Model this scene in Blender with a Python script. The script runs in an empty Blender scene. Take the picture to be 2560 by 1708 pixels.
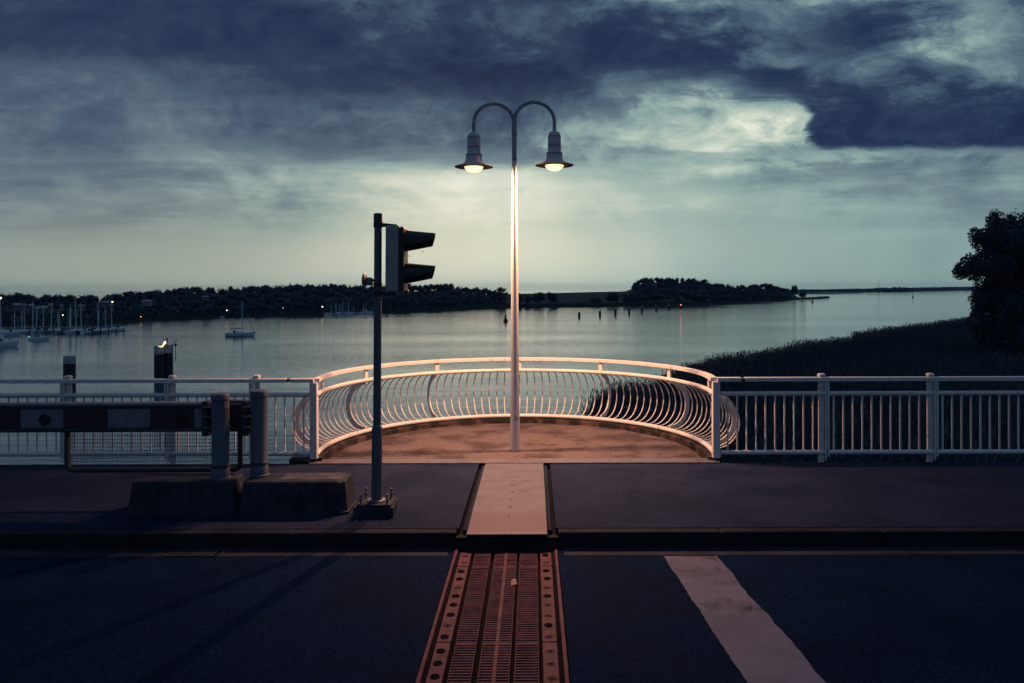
import bpy, bmesh, math, random
import numpy as np
from mathutils import Vector, Matrix
R = math.radians
random.seed(7); rng = np.random.default_rng(11)
sc = bpy.context.scene
C = sc.collection

# ------------------------------------------------------------------ camera
FPX, U0, V0, EYE, ROLL = 1906.0, 1333.0, 723.0, 2.24, 0.0028
cam = bpy.data.cameras.new('camera'); cam_o = bpy.data.objects.new('camera', cam); C.objects.link(cam_o)
cam.sensor_fit = 'HORIZONTAL'; cam.sensor_width = 36; cam.lens = 36 * FPX / 2560
cam.shift_x = (1280 - U0) / 2560; cam.shift_y = -(854 - V0) / 2560
cam.clip_start = 0.1; cam.clip_end = 60000
cam_o.location = (0, 0, EYE); cam_o.rotation_euler = (R(90), ROLL, 0)
sc.camera = cam_o
def ray(u, v):
    x, y = u - U0, V0 - v
    return (x + y * ROLL) / FPX, (y - x * ROLL) / FPX
def Q(u, v, D):                       # point of the place seen at (u,v), D metres ahead
    s, t = ray(u, v); return Vector((s * D, D, EYE + t * D))
def P(u, v, z=0.0):                   # point at height z
    s, t = ray(u, v); D = (z - EYE) / t; return Vector((s * D, D, z))

# ------------------------------------------------------------------ sky and sun
w = bpy.data.worlds.new('World'); sc.world = w; w.use_nodes = True
NT = w.node_tree; NT.nodes.clear()
class E:                               # tiny expression builder over shader nodes
    def __init__(s, sock): s.s = sock
    def __add__(a, b): return mth('ADD', a, b)
    __radd__ = __add__
    def __sub__(a, b): return mth('SUBTRACT', a, b)
    def __rsub__(a, b): return mth('SUBTRACT', b, a)
    def __mul__(a, b): return mth('MULTIPLY', a, b)
    __rmul__ = __mul__
    def __truediv__(a, b): return mth('DIVIDE', a, b)
    def __neg__(a): return mth('MULTIPLY', a, -1)
def _in(nt, sock, v):
    if isinstance(v, E): nt.links.new(v.s, sock)
    else: sock.default_value = v
def mth(op, a, b=0.0, nt=None):
    nt = nt or NT; n = nt.nodes.new('ShaderNodeMath'); n.operation = op
    _in(nt, n.inputs[0], a); _in(nt, n.inputs[1], b); return E(n.outputs[0])
def sst(x, lo, hi, o0=0.0, o1=1.0):
    n = NT.nodes.new('ShaderNodeMapRange'); n.interpolation_type = 'SMOOTHSTEP'
    _in(NT, n.inputs[0], x)
    for i, v in enumerate((lo, hi, o0, o1)): _in(NT, n.inputs[1 + i], v)
    return E(n.outputs[0])
def cmix(f, a, b, mode='MIX'):
    n = NT.nodes.new('ShaderNodeMix'); n.data_type = 'RGBA'; n.blend_type = mode; n.clamp_factor = True
    _in(NT, n.inputs[0], f)
    for i, c in ((6, a), (7, b)):
        if isinstance(c, E): NT.links.new(c.s, n.inputs[i])
        else: n.inputs[i].default_value = (*c, 1)
    return E(n.outputs[2])
def comb(x, y, z):
    n = NT.nodes.new('ShaderNodeCombineXYZ')
    for i, v in enumerate((x, y, z)): _in(NT, n.inputs[i], v)
    return E(n.outputs[0])
def noise(vec, scale, detail=6, rough=.55, dist=0.0):
    n = NT.nodes.new('ShaderNodeTexNoise'); n.noise_dimensions = '3D'
    NT.links.new(vec.s, n.inputs['Vector']); n.inputs['Scale'].default_value = scale
    n.inputs['Detail'].default_value = detail; n.inputs['Roughness'].default_value = rough; n.inputs['Distortion'].default_value = dist
    return E(n.outputs[0])
tc = NT.nodes.new('ShaderNodeTexCoord')
nrm = NT.nodes.new('ShaderNodeVectorMath'); nrm.operation = 'NORMALIZE'; NT.links.new(tc.outputs['Generated'], nrm.inputs[0])
sp = NT.nodes.new('ShaderNodeSeparateXYZ'); NT.links.new(nrm.outputs[0], sp.inputs[0])
dx, dy, dz = (E(sp.outputs[i]) for i in range(3))
DEG = 180 / math.pi
az = mth('ARCTAN2', dx, dy) * DEG                       # degrees, 0 = straight out over the water, + to the east
hyp = mth('SQRT', dx * dx + dy * dy)
el = mth('ARCTAN2', mth('ABSOLUTE', dz), mth('MAXIMUM', dy, hyp * .74)) * DEG     # cloud bases stay level
def blob(a0, e0, sa, se):                               # a soft cloud mass at azimuth a0, elevation e0
    a = (az - a0) * (1 / sa); e = (el - e0) * (1 / se)
    return mth('EXPONENT', -(a * a + e * e))
zz = mth('ABSOLUTE', dz) + .07
plane = comb(dx / zz, dy / zz, .3)                      # cloud deck seen in perspective
strat = comb(az * .040, el * .36, 1.7)                  # stratus, drawn out along the horizon
puff = comb(az * .085, el * .15, 4.2)                   # cumulus masses
nA = noise(plane, .62, 8, .58, .5)
nB = noise(strat, 1.0, 9, .62, .7)
nC = noise(puff, 1.0, 9, .62, .8)
nD = noise(puff, 3.1, 7, .64, .5)
# how open the overcast is (0 dark slate .. 1 bright) by azimuth and elevation, as a sum of separable curves
OX = [0, 200, 400, 600, 800, 1000, 1200, 1400, 1600, 1800, 2000, 2200, 2350]
OY = [0, 70, 140, 200, 250, 300, 350, 400, 450, 520, 600, 660]
OG = np.array([
    [.22, .20, .20, .20, .26, .36, .26, .32, .50, .46, .46, .58, .32],
    [.25, .22, .20, .20, .22, .33, .36, .16, .24, .40, .24, .58, .46],
    [.36, .31, .23, .23, .25, .26, .28, .09, .14, .42, .28, .46, .42],
    [.42, .42, .37, .31, .28, .22, .22, .42, .55, .17, .30, .34, .40],
    [.45, .44, .42, .40, .46, .42, .38, .48, .70, .78, .26, .24, .26],
    [.48, .46, .44, .43, .41, .40, .48, .62, .74, .84, .20, .14, .18],
    [.51, .49, .49, .47, .46, .47, .48, .60, .66, .69, .64, .58, .56],
    [.54, .52, .51, .56, .70, .84, .88, .68, .66, .62, .60, .57, .56],
    [.56, .55, .55, .63, .78, .86, .88, .78, .72, .66, .62, .60, .55],
    [.60, .60, .62, .68, .78, .86, .88, .80, .73, .68, .66, .63, .60],
    [.67, .68, .69, .74, .81, .88, .90, .83, .75, .70, .67, .66, .64],
    [.68, .69, .70, .74, .79, .83, .83, .80, .74, .71, .69, .68, .66]])
KA = np.degrees(np.arctan((np.array(OX) * 1.0894 - U0) / FPX)); KE = np.degrees(np.arctan((V0 - np.array(OY) * 1.0894) / FPX))
mean = OG.mean(); Us, Ss, Vt = np.linalg.svd(OG - mean)
wrp = sst(el, 1.5, 9, .25, 1.0)
az_w = az + (nC - .5) * 13.0 * wrp + (nD - .5) * 5.0 * wrp; el_w = el + (nB - .5) * 3.6 * wrp + (nD - .5) * 2.2 * wrp + (nC - .5) * 1.6
def curve(x, xs, ys):
    o = np.argsort(xs); xs, ys = np.asarray(xs)[o], np.asarray(ys)[o]; lo, hi = ys.min(), ys.max()
    n = NT.nodes.new('ShaderNodeFloatCurve'); c = n.mapping.curves[0]; px = (xs - xs[0]) / (xs[-1] - xs[0]); py = (ys - lo) / (hi - lo + 1e-9)
    c.points[0].location = (px[0], py[0]); c.points[1].location = (px[-1], py[-1])
    for i in range(1, len(px) - 1): c.points.new(px[i], py[i])
    n.mapping.update(); t = mth('MULTIPLY', x - float(xs[0]), 1 / float(xs[-1] - xs[0])); t = mth('MINIMUM', mth('MAXIMUM', t, 0.0), 1.0)
    _in(NT, n.inputs['Value'], t); return E(n.outputs[0]) * float(hi - lo) + float(lo)
openness = None
for k in range(7):
    term = curve(az_w, KA, Vt[k] * math.sqrt(Ss[k])) * curve(el_w, KE, Us[:, k] * math.sqrt(Ss[k]))
    openness = term if openness is None else openness + term
openness = openness + float(mean)
amp = sst(el, 2, 9, .03, 1.0)
nE = noise(strat, 2.6, 8, .66, .9)
openness = openness + ((nB - .5) * .36 + (nC - .5) * .42 + (nD - .5) * .30 + (nA - .5) * .16 + (nE - .5) * .16) * amp * sst(el, 8, 12, 1, .45)
nF = noise(puff, 6.5, 6, .6, .3); hi_ = sst(el, 8, 12.5) * sst(az, -30, 2, .55, 1.0)
openness = openness + ((nC - .5) * .62 + (nD - .5) * .42 + (nF - .5) * .20) * hi_
# the eastern cumulus: crisp left edge, flat underside, ragged top
rag = (nD - .5) * 2.2 + (nC - .5) * .8
cum = sst(az + rag * 2.2 - blob(19, 13.0, 9, .9) * .9 + (el - 11) * .25, 19.2, 20.3) * sst(el + rag * .5 + (nF - .5) * .8, 10.1, 10.8) * sst(el - az * .05 + rag * 1.6, 15.0, 12.0)
tc_ = (nD - .5) * .75 + (nF - .5) * .40 + (nC - .5) * .55 + .17
openness = openness + cum * (mth('MINIMUM', openness, tc_) - openness)
openness = mth('MAXIMUM', openness, (nD - .5) * .45 + (nF - .5) * .25 + (nC - .5) * .3 + .13)
rim = blob(17.6, 12.3, 1.6, .8) + blob(13.5, 14.2, 3.5, .7) * .8
openness = openness + rim * sst(nD, .36, .62) * .30
ramp = NT.nodes.new('ShaderNodeValToRGB'); cr_ = ramp.color_ramp
STOPS = [(.0, (.010, .022, .062)), (.12, (.0145, .033, .084)), (.25, (.027, .051, .104)), (.40, (.063, .118, .176)), (.50, (.110, .180, .230)), (.58, (.172, .262, .288)), (.66, (.262, .392, .378)), (.76, (.385, .505, .455)), (.86, (.585, .665, .565)), (1.0, (.82, .86, .74))]
while len(cr_.elements) < len(STOPS): cr_.elements.new(.5)
for e_, (p_, c_) in zip(cr_.elements, STOPS): e_.position = p_; e_.color = (*c_, 1)
NT.links.new(openness.s, ramp.inputs[0]); sky = E(ramp.outputs[0])
# dusk colour: rosy in the north-west, yellow where the sun went down, violet in the western cloud
sky = cmix(blob(-30, 2.5, 15, 4.5) * .75, sky, cmix(1.0, sky, (1.22, .93, .80), 'MULTIPLY'))
sky = cmix(blob(-4, 3.6, 11, 3.2) * .8, sky, cmix(1.0, sky, (1.06, 1.0, .92), 'MULTIPLY'))
sky = cmix(blob(-34, 15, 22, 10) * .8, sky, cmix(1.0, sky, (1.25, 1.0, 1.02), 'MULTIPLY'))
# away from the sunset the overcast is darker and bluer
behind = sst(mth('ABSOLUTE', az), 42, 120)
ov = cmix(nA, (.040, .072, .140), (.085, .130, .215))
sky = cmix(behind, sky, ov)
sky = cmix(sst(el, 23, 48), sky, cmix(nA, (.034, .072, .160), (.090, .150, .250)))
SUN_EL, SUN_AZ = R(2.0), R(-6.0)
ns = NT.nodes.new('ShaderNodeTexSky'); ns.sky_type = 'NISHITA'; ns.sun_disc = False
ns.sun_elevation = SUN_EL; ns.sun_rotation = SUN_AZ; ns.air_density = 1.2; ns.dust_density = 2.0
b1 = NT.nodes.new('ShaderNodeBackground'); b1.inputs[1].default_value = .05; NT.links.new(ns.outputs[0], b1.inputs[0])
b2 = NT.nodes.new('ShaderNodeBackground'); b2.inputs[1].default_value = 1.0; NT.links.new(sky.s, b2.inputs[0])
mx = NT.nodes.new('ShaderNodeMixShader'); mx.inputs[0].default_value = .97
NT.links.new(b1.outputs[0], mx.inputs[1]); NT.links.new(b2.outputs[0], mx.inputs[2])
wo = NT.nodes.new('ShaderNodeOutputWorld'); NT.links.new(mx.outputs[0], wo.inputs[0])
w.cycles.sampling_method = 'MANUAL'; w.cycles.sample_map_resolution = 512
sl = bpy.data.lights.new('sun', 'SUN'); sl.energy = .015; sl.angle = R(25); sl.color = (1, .82, .6)
slo = bpy.data.objects.new('sun', sl); C.objects.link(slo)
slo.rotation_euler = Vector((-math.sin(SUN_AZ) * math.cos(SUN_EL), -math.cos(SUN_AZ) * math.cos(SUN_EL), -math.sin(SUN_EL))).to_track_quat('-Z', 'Y').to_euler()
vs = sc.view_settings; vs.view_transform = 'Standard'; vs.look = 'None'; vs.exposure = 0; vs.gamma = 1; vs.use_curve_mapping = False
sc.render.engine = 'CYCLES'
cy = sc.cycles; cy.use_denoising = True; cy.max_bounces = 6; cy.diffuse_bounces = 3; cy.glossy_bounces = 3
cy.transparent_max_bounces = 12; cy.caustics_reflective = False; cy.caustics_refractive = False; cy.sample_clamp_indirect = 4

# ------------------------------------------------------------------ materials
MATS = {}
def M(name, col=(.5, .5, .5), rough=.5, metal=0.0, col2=None, scale=4.0, bump=0.0, bscale=40.0, lo=.4, hi=.65, stretch=(1, 1, 1),
      rough2=None, fine=0.0, fscale=90.0, detail=5, spec=.5):
    if name in MATS: return MATS[name]
    m = bpy.data.materials.new(name); m.use_nodes = True; nt = m.node_tree; b = nt.nodes['Principled BSDF']
    b.inputs['Specular IOR Level'].default_value = spec; b.inputs['Metallic'].default_value = metal; b.inputs['Roughness'].default_value = rough
    g = nt.nodes.new('ShaderNodeNewGeometry'); mp = nt.nodes.new('ShaderNodeMapping'); mp.inputs['Scale'].default_value = stretch
    nt.links.new(g.outputs['Position'], mp.inputs[0])
    n = nt.nodes.new('ShaderNodeTexNoise'); n.inputs['Scale'].default_value = scale; n.inputs['Detail'].default_value = detail
    n.inputs['Roughness'].default_value = .62
    nt.links.new(mp.outputs[0], n.inputs['Vector'])
    r = nt.nodes.new('ShaderNodeMapRange'); r.interpolation_type = 'SMOOTHSTEP'; r.inputs[1].default_value = lo; r.inputs[2].default_value = hi
    nt.links.new(n.outputs[0], r.inputs[0])
    mix = nt.nodes.new('ShaderNodeMix'); mix.data_type = 'RGBA'
    c2 = col2 or tuple(c * .72 for c in col)
    mix.inputs[6].default_value = (*col, 1); mix.inputs[7].default_value = (*c2, 1); nt.links.new(r.outputs[0], mix.inputs[0])
    out = mix.outputs[2]
    if fine:
        f = nt.nodes.new('ShaderNodeTexNoise'); f.inputs['Scale'].default_value = fscale; f.inputs['Detail'].default_value = 2
        nt.links.new(mp.outputs[0], f.inputs['Vector'])
        fr = nt.nodes.new('ShaderNodeMapRange'); fr.inputs[1].default_value = .3; fr.inputs[2].default_value = .7
        fr.inputs[3].default_value = 1 - fine; fr.inputs[4].default_value = 1 + fine; nt.links.new(f.outputs[0], fr.inputs[0])
        vm = nt.nodes.new('ShaderNodeVectorMath'); vm.operation = 'SCALE'; nt.links.new(out, vm.inputs[0]); nt.links.new(fr.outputs[0], vm.inputs['Scale'])
        out = vm.outputs[0]
    nt.links.new(out, b.inputs['Base Color'])
    if rough2 is not None:
        rr = nt.nodes.new('ShaderNodeMapRange'); rr.inputs[3].default_value = rough; rr.inputs[4].default_value = rough2
        nt.links.new(r.outputs[0], rr.inputs[0]); nt.links.new(rr.outputs[0], b.inputs['Roughness'])
    if bump:
        bn = nt.nodes.new('ShaderNodeTexNoise'); bn.inputs['Scale'].default_value = bscale; bn.inputs['Detail'].default_value = 4
        nt.links.new(mp.outputs[0], bn.inputs['Vector'])
        bp = nt.nodes.new('ShaderNodeBump'); bp.inputs['Distance'].default_value = bump; bp.inputs['Strength'].default_value = 1
        nt.links.new(bn.outputs[0], bp.inputs['Height']); nt.links.new(bp.outputs[0], b.inputs['Normal'])
    MATS[name] = m; return m
def glow(name, col, s):
    if name in MATS: return MATS[name]
    m = bpy.data.materials.new(name); m.use_nodes = True; b = m.node_tree.nodes['Principled BSDF']
    b.inputs['Base Color'].default_value = (*col, 1); b.inputs['Emission Color'].default_value = (*col, 1); b.inputs['Emission Strength'].default_value = s
    MATS[name] = m; return m
WHITE = M('white_paint', (.70, .68, .64), .45, col2=(.38, .30, .24), scale=10, lo=.56, hi=.76, bump=.0008, bscale=90, fine=.10, fscale=130, detail=9)
ARM = M('arm_paint', (.34, .34, .36), .42, col2=(.26, .26, .28), scale=7)
ASPH = M('asphalt', (.0055, .018, .050), .9, col2=(.0030, .0105, .031), scale=.9, lo=.35, hi=.68, bump=.005, bscale=110, rough2=.75, fine=.55, fscale=60, detail=8, spec=.02)
WALK = M('footway_asphalt', (.023, .031, .066), .88, col2=(.0105, .0175, .041), scale=1.1, lo=.36, hi=.68, bump=.005, bscale=100, rough2=.7, fine=.4, fscale=65, detail=8, spec=.03)
FLOOR = M('platform_coating', (.130, .102, .102), .88, col2=(.060, .045, .048), scale=1.7, lo=.44, hi=.64, bump=.006, bscale=90, fine=.5, fscale=55, detail=9, spec=.15)
KERB = M('kerb_steel', (.024, .026, .034), .8, col2=(.014, .015, .020), scale=3, bump=.003, bscale=60, spec=.08)
GUT = M('gutter_concrete', (.040, .040, .058), .8, col2=(.022, .023, .032), scale=1.6, lo=.35, hi=.65, fine=.4, bump=.004, bscale=90, spec=.1)
PLATE = M('plate_steel', (.132, .124, .146), .55, .0, col2=(.098, .086, .102), spec=.3, scale=5, lo=.4, hi=.7, bump=.0015, bscale=150, fine=.12, fscale=140)
REDLIT = M('red_lit_steel', (.150, .040, .064), .6, .0, col2=(.058, .015, .029), spec=.10, scale=7, lo=.35, hi=.7, bump=.002, bscale=70, rough2=.6, fine=.15)  # joint steel: glow of an unseen reddish light put into the base colour
RUSTD = M('dark_rubber', (.012, .011, .013), .9, spec=.03)
PAINTL = None
DKST = M('dark_steel', (.055, .058, .065), .5, .2, col2=(.035, .036, .042), scale=5, bump=.001, spec=.25)
GALV = M('galvanised_steel', (.22, .225, .235), .48, .5, col2=(.15, .155, .165), scale=6, fine=.08)
POLEG = M('signal_pole_paint', (.085, .11, .15), .6, .2, col2=(.11, .11, .12), scale=6)
BLACK = M('black_plastic', (.012, .012, .014), .45)
HEADG = M('signal_housing', (.36, .35, .32), .55, col2=(.28, .27, .25), scale=5)
CONC = M('ballast_plastic', (.036, .044, .062), .75, col2=(.018, .023, .034), spec=.15, scale=4, bump=.002, bscale=50, fine=.15)
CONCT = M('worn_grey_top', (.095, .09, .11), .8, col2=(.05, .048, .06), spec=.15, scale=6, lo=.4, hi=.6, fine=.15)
BWHITE = M('barrier_white', (.185, .19, .22), .7, col2=(.135, .14, .165), scale=9)
BRED = M('barrier_red', (.050, .018, .028), .7, col2=(.036, .014, .022), scale=9)
STEELP = M('pile_black', (.018, .018, .020), .55, col2=(.010, .010, .012), scale=2, stretch=(1, 1, .3), bump=.01, bscale=4)
PWHITE = M('pile_white', (.46, .46, .45), .6, col2=(.28, .27, .26), scale=2.5)
GEL = M('boat_white', (.82, .84, .83), .35, col2=(.70, .72, .72), scale=1.5)
NAVY = M('boat_navy', (.02, .028, .06), .4)
GLASSD = M('dark_window', (.01, .012, .016), .1)
ALU = M('mast_aluminium', (.80, .80, .78), .5, .0)
SAILC = M('sail_cover', (.30, .31, .34), .7)
WOOD = M('jetty_timber', (.07, .06, .05), .8, col2=(.04, .035, .03), scale=2)
LEAF = M('leaf_dark', (.014, .036, .050), .7, col2=(.024, .052, .062), scale=.35, lo=.4, hi=.6)
LEAFN = M('leaf_willow', (.014, .036, .056), .65, col2=(.024, .052, .066), scale=.6, lo=.4, hi=.62)
BARK = M('bark', (.06, .05, .04), .9, scale=3)
REED = M('reed', (.014, .046, .062), .8, col2=(.024, .056, .066), scale=1.2)
REEDP = M('reed_plume', (.115, .10, .10), .9)
SOIL = M('marsh_soil', (.014, .022, .018), .95, col2=(.022, .032, .024), scale=.8, bump=.25, bscale=1.5)
LAND = M('shore_grass', (.050, .060, .028), .95, col2=(.034, .042, .020), scale=.05, bump=.3, bscale=.6)
MEAD = M('meadow', (.085, .082, .040), .95, col2=(.060, .062, .030), scale=.02)
BUOYR = M('buoy_red', (.55, .03, .02), .4)
BRICK = M('house_wall', (.20, .16, .16), .8, col2=(.14, .11, .11), scale=.4)
RENDER_ = M('house_render', (.30, .29, .29), .8)
TILE = M('roof_tile', (.46, .40, .41), .8)
FURL = M('furled_jib', (.20, .24, .28), .7)
LAMPW = glow('shore_lamp_glow', (1, .70, .36), 4.5)
LAMPY = glow('warm_lamp_glow', (1, .62, .26), 3.2)
LAMPR = glow('red_lamp_glow', (1, .12, .07), 3.2)
LAMPG = glow('green_lamp_glow', (.1, 1, .5), 5)
LAMPC = glow('white_lamp_glow', (.8, 1, .95), 9)

# ------------------------------------------------------------------ mesh helpers
class MB:
    def __init__(s): s.v = []; s.f = []; s.mi = []; s.cur = 0
    def add(s, vs, fs):
        b = len(s.v); s.v += [tuple(x) for x in vs]; s.f += [tuple(i + b for i in f) for f in fs]; s.mi += [s.cur] * len(fs); return s
    def box(s, x0, x1, y0, y1, z0, z1, bev=0.0):
        if bev <= 0:
            vs = [(x, y, z) for z in (z0, z1) for y in (y0, y1) for x in (x0, x1)]
            return s.add(vs, [(0, 2, 3, 1), (4, 5, 7, 6), (0, 1, 5, 4), (2, 6, 7, 3), (0, 4, 6, 2), (1, 3, 7, 5)])
        b = bev; vs = []                                   # chamfered box
        for z, ins in ((z0, b), (z0 + b, 0), (z1 - b, 0), (z1, b)):
            x0_, x1_, y0_, y1_ = x0 + ins, x1 - ins, y0 + ins, y1 - ins
            vs += [(x0_ + b, y0_, z), (x1_ - b, y0_, z), (x1_, y0_ + b, z), (x1_, y1_ - b, z), (x1_ - b, y1_, z), (x0_ + b, y1_, z), (x0_, y1_ - b, z), (x0_, y0_ + b, z)]
        fs = [tuple(range(7, -1, -1)), tuple(range(24, 32))]
        for k in range(3):
            for i in range(8): j = (i + 1) % 8; fs.append((k * 8 + i, k * 8 + j, k * 8 + 8 + j, k * 8 + 8 + i))
        return s.add(vs, fs)
    def prism(s, pts, a0, a1, axis='y'):                   # extrude a polygon
        def mk(p, a): return {'y': (p[0], a, p[1]), 'x': (a, p[0], p[1]), 'z': (p[0], p[1], a)}[axis]
        n = len(pts); vs = [mk(p, a0) for p in pts] + [mk(p, a1) for p in pts]
        return s.add(vs, [tuple(range(n - 1, -1, -1)), tuple(range(n, 2 * n))] + [(i, (i + 1) % n, n + (i + 1) % n, n + i) for i in range(n)])
    def tube(s, path, r, n=8, caps=True, flat=None):
        path = [Vector(p) for p in path]; k = len(path); rs = r if isinstance(r, (list, tuple)) else [r] * k
        vs = []; up = None
        for i, p in enumerate(path):
            t = (path[min(i + 1, k - 1)] - path[max(i - 1, 0)]).normalized()
            if up is None: up = Vector((0, 0, 1)) if abs(t.z) < .9 else Vector((1, 0, 0))
            a = t.cross(up).normalized(); b = a.cross(t).normalized(); up = b
            for j in range(n):
                th = 2 * math.pi * (j + .5) / n
                vs.append(p + rs[i] * (math.cos(th) * a + math.sin(th) * b))
        fs = [(i * n + j, i * n + (j + 1) % n, (i + 1) * n + (j + 1) % n, (i + 1) * n + j) for i in range(k - 1) for j in range(n)]
        if caps: fs += [tuple(range(n - 1, -1, -1)), tuple(range((k - 1) * n, k * n))]
        return s.add(vs, fs)
    def sweep(s, path, frames, prof):                      # profile points (a,b) along frames (ea, eb)
        n = len(prof); vs = []
        for p, (ea, eb) in zip(path, frames): vs += [Vector(p) + a * ea + b * eb for a, b in prof]
        k = len(path)
        fs = [(i * n + j, i * n + (j + 1) % n, (i + 1) * n + (j + 1) % n, (i + 1) * n + j) for i in range(k - 1) for j in range(n)]
        return s.add(vs, fs + [tuple(range(n - 1, -1, -1)), tuple(range((k - 1) * n, k * n))])
    def lathe(s, prof, c=(0, 0, 0), n=20, ax='z'):
        vs = []
        for r, z in prof:
            for j in range(n):
                th = 2 * math.pi * j / n; x, y = r * math.cos(th), r * math.sin(th)
                vs.append((c[0] + x, c[1] + y, c[2] + z) if ax == 'z' else (c[0] + z, c[1] + x, c[2] + y))
        k = len(prof)
        fs = [(i * n + j, i * n + (j + 1) % n, (i + 1) * n + (j + 1) % n, (i + 1) * n + j) for i in range(k - 1) for j in range(n)]
        return s.add(vs, fs + [tuple(range(n - 1, -1, -1)), tuple(range((k - 1) * n, k * n))])
    def mesh(s, name, mats, smooth=False, angle=40):
        me = bpy.data.meshes.new(name); me.from_pydata(s.v, [], s.f)
        for m in (mats if isinstance(mats, (list, tuple)) else [mats]): me.materials.append(m)
        if any(s.mi): me.polygons.foreach_set('material_index', s.mi)
        bm = bmesh.new(); bm.from_mesh(me); bmesh.ops.recalc_face_normals(bm, faces=bm.faces)
        if smooth:
            for f in bm.faces: f.smooth = True
            for e in bm.edges:
                if len(e.link_faces) == 2 and e.calc_face_angle(0) > R(angle): e.smooth = False
        bm.to_mesh(me); bm.free(); me.update()
        return me
    def ob(s, name, mats, parent=None, smooth=False, loc=None, angle=40, kind=None):
        return link(name, s.mesh(name, mats, smooth, angle), parent, loc, kind)
def link(name, me, parent=None, loc=None, kind=None, rz=0):
    o = bpy.data.objects.new(name, me); C.objects.link(o)
    if parent: o.parent = parent
    if loc is not None: o.location = loc
    if rz: o.rotation_euler[2] = rz
    if kind: o['kind'] = kind
    return o
def tag(o, label, cat, group=None):
    o['label'] = label; o['category'] = cat
    if group: o['group'] = group
    return o
def thing(name, label, cat, loc=(0, 0, 0), rz=0, group=None, scale=1):
    o = bpy.data.objects.new(name, None); C.objects.link(o); o.location = loc; o.rotation_euler[2] = rz; o.scale = (scale,) * 3
    o.empty_display_size = .2
    return tag(o, label, cat, group)
def copy_tree(o, parent=None):
    c = o.copy(); C.objects.link(c); c.parent = parent
    for ch in o.children: copy_tree(ch, c)
    return c
def arrays(name, v, f, mats, parent=None, kind=None, mi=None, smooth=False):   # big triangle soups
    me = bpy.data.meshes.new(name); v = np.asarray(v, np.float32); f = np.asarray(f, np.int32); nf, k = f.shape
    me.vertices.add(len(v)); me.vertices.foreach_set('co', v.ravel())
    me.loops.add(nf * k); me.loops.foreach_set('vertex_index', f.ravel())
    me.polygons.add(nf); me.polygons.foreach_set('loop_start', np.arange(nf, dtype=np.int32) * k)
    for m in (mats if isinstance(mats, (list, tuple)) else [mats]): me.materials.append(m)
    if mi is not None: me.polygons.foreach_set('material_index', np.asarray(mi, np.int32))
    if smooth: me.polygons.foreach_set('use_smooth', np.ones(nf, bool))
    me.update(calc_edges=True); me.validate()
    return link(name, me, parent, None, kind)
ORD = ['first', 'second', 'third', 'fourth', 'fifth', 'sixth', 'seventh', 'eighth', 'ninth', 'tenth', 'eleventh', 'twelfth', 'thirteenth',
       'fourteenth', 'fifteenth', 'sixteenth', 'seventeenth', 'eighteenth', 'nineteenth', 'twentieth']

# ------------------------------------------------------------------ levels
WZ = EYE - 11.0            # water
ROADZ = -.14
YK, YF = 7.01, 9.85        # kerb line, railing line
XC, YC, RB = -.24, 10.25, 2.60   # centre and radius of the round platform
YE = 9.79                  # outer edge of the footway
PX0, PX1 = -.615, .122     # cover plate on the footway

# ------------------------------------------------------------------ water
wm = bpy.data.materials.new('river_water'); wm.use_nodes = True; NTw = wm.node_tree; wb = NTw.nodes['Principled BSDF']
wb.inputs['Base Color'].default_value = (.048, .120, .168, 1); wb.inputs['Roughness'].default_value = .05; wb.inputs['IOR'].default_value = 1.75
g = NTw.nodes.new('ShaderNodeNewGeometry'); hs = []
for sx, sy, d, am in ((.32, 1.5, 4, 1.1), (.9, 4.2, 4, 1.1), (.10, .30, 3, 3.6)):
    mp = NTw.nodes.new('ShaderNodeMapping'); mp.inputs['Scale'].default_value = (sx, sy, 1); NTw.links.new(g.outputs['Position'], mp.inputs[0])
    n = NTw.nodes.new('ShaderNodeTexNoise'); n.inputs['Scale'].default_value = 1; n.inputs['Detail'].default_value = d; NTw.links.new(mp.outputs[0], n.inputs['Vector'])
    hs.append(mth('MULTIPLY', E(n.outputs[0]), am, NTw))
hsum = mth('ADD', mth('ADD', hs[0], hs[1], NTw), hs[2], NTw)
mp = NTw.nodes.new('ShaderNodeMapping'); mp.inputs['Scale'].default_value = (.012, .035, 1); NTw.links.new(g.outputs['Position'], mp.inputs[0])
n = NTw.nodes.new('ShaderNodeTexNoise'); n.inputs['Scale'].default_value = 1; n.inputs['Detail'].default_value = 3; NTw.links.new(mp.outputs[0], n.inputs['Vector'])
mr = NTw.nodes.new('ShaderNodeMapRange'); mr.inputs[1].default_value = .35; mr.inputs[2].default_value = .7; mr.inputs[3].default_value = .012; mr.inputs[4].default_value = .030
NTw.links.new(n.outputs[0], mr.inputs[0])
bp = NTw.nodes.new('ShaderNodeBump'); NTw.links.new(hsum.s, bp.inputs['Height']); NTw.links.new(mr.outputs[0], bp.inputs['Distance'])
NTw.links.new(bp.outputs[0], wb.inputs['Normal'])
MB().add([(-5500, -300, WZ), (5500, -300, WZ), (5500, 6500, WZ), (-5500, 6500, WZ)], [(0, 1, 2, 3)]).ob('water', wm, kind='structure')

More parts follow.
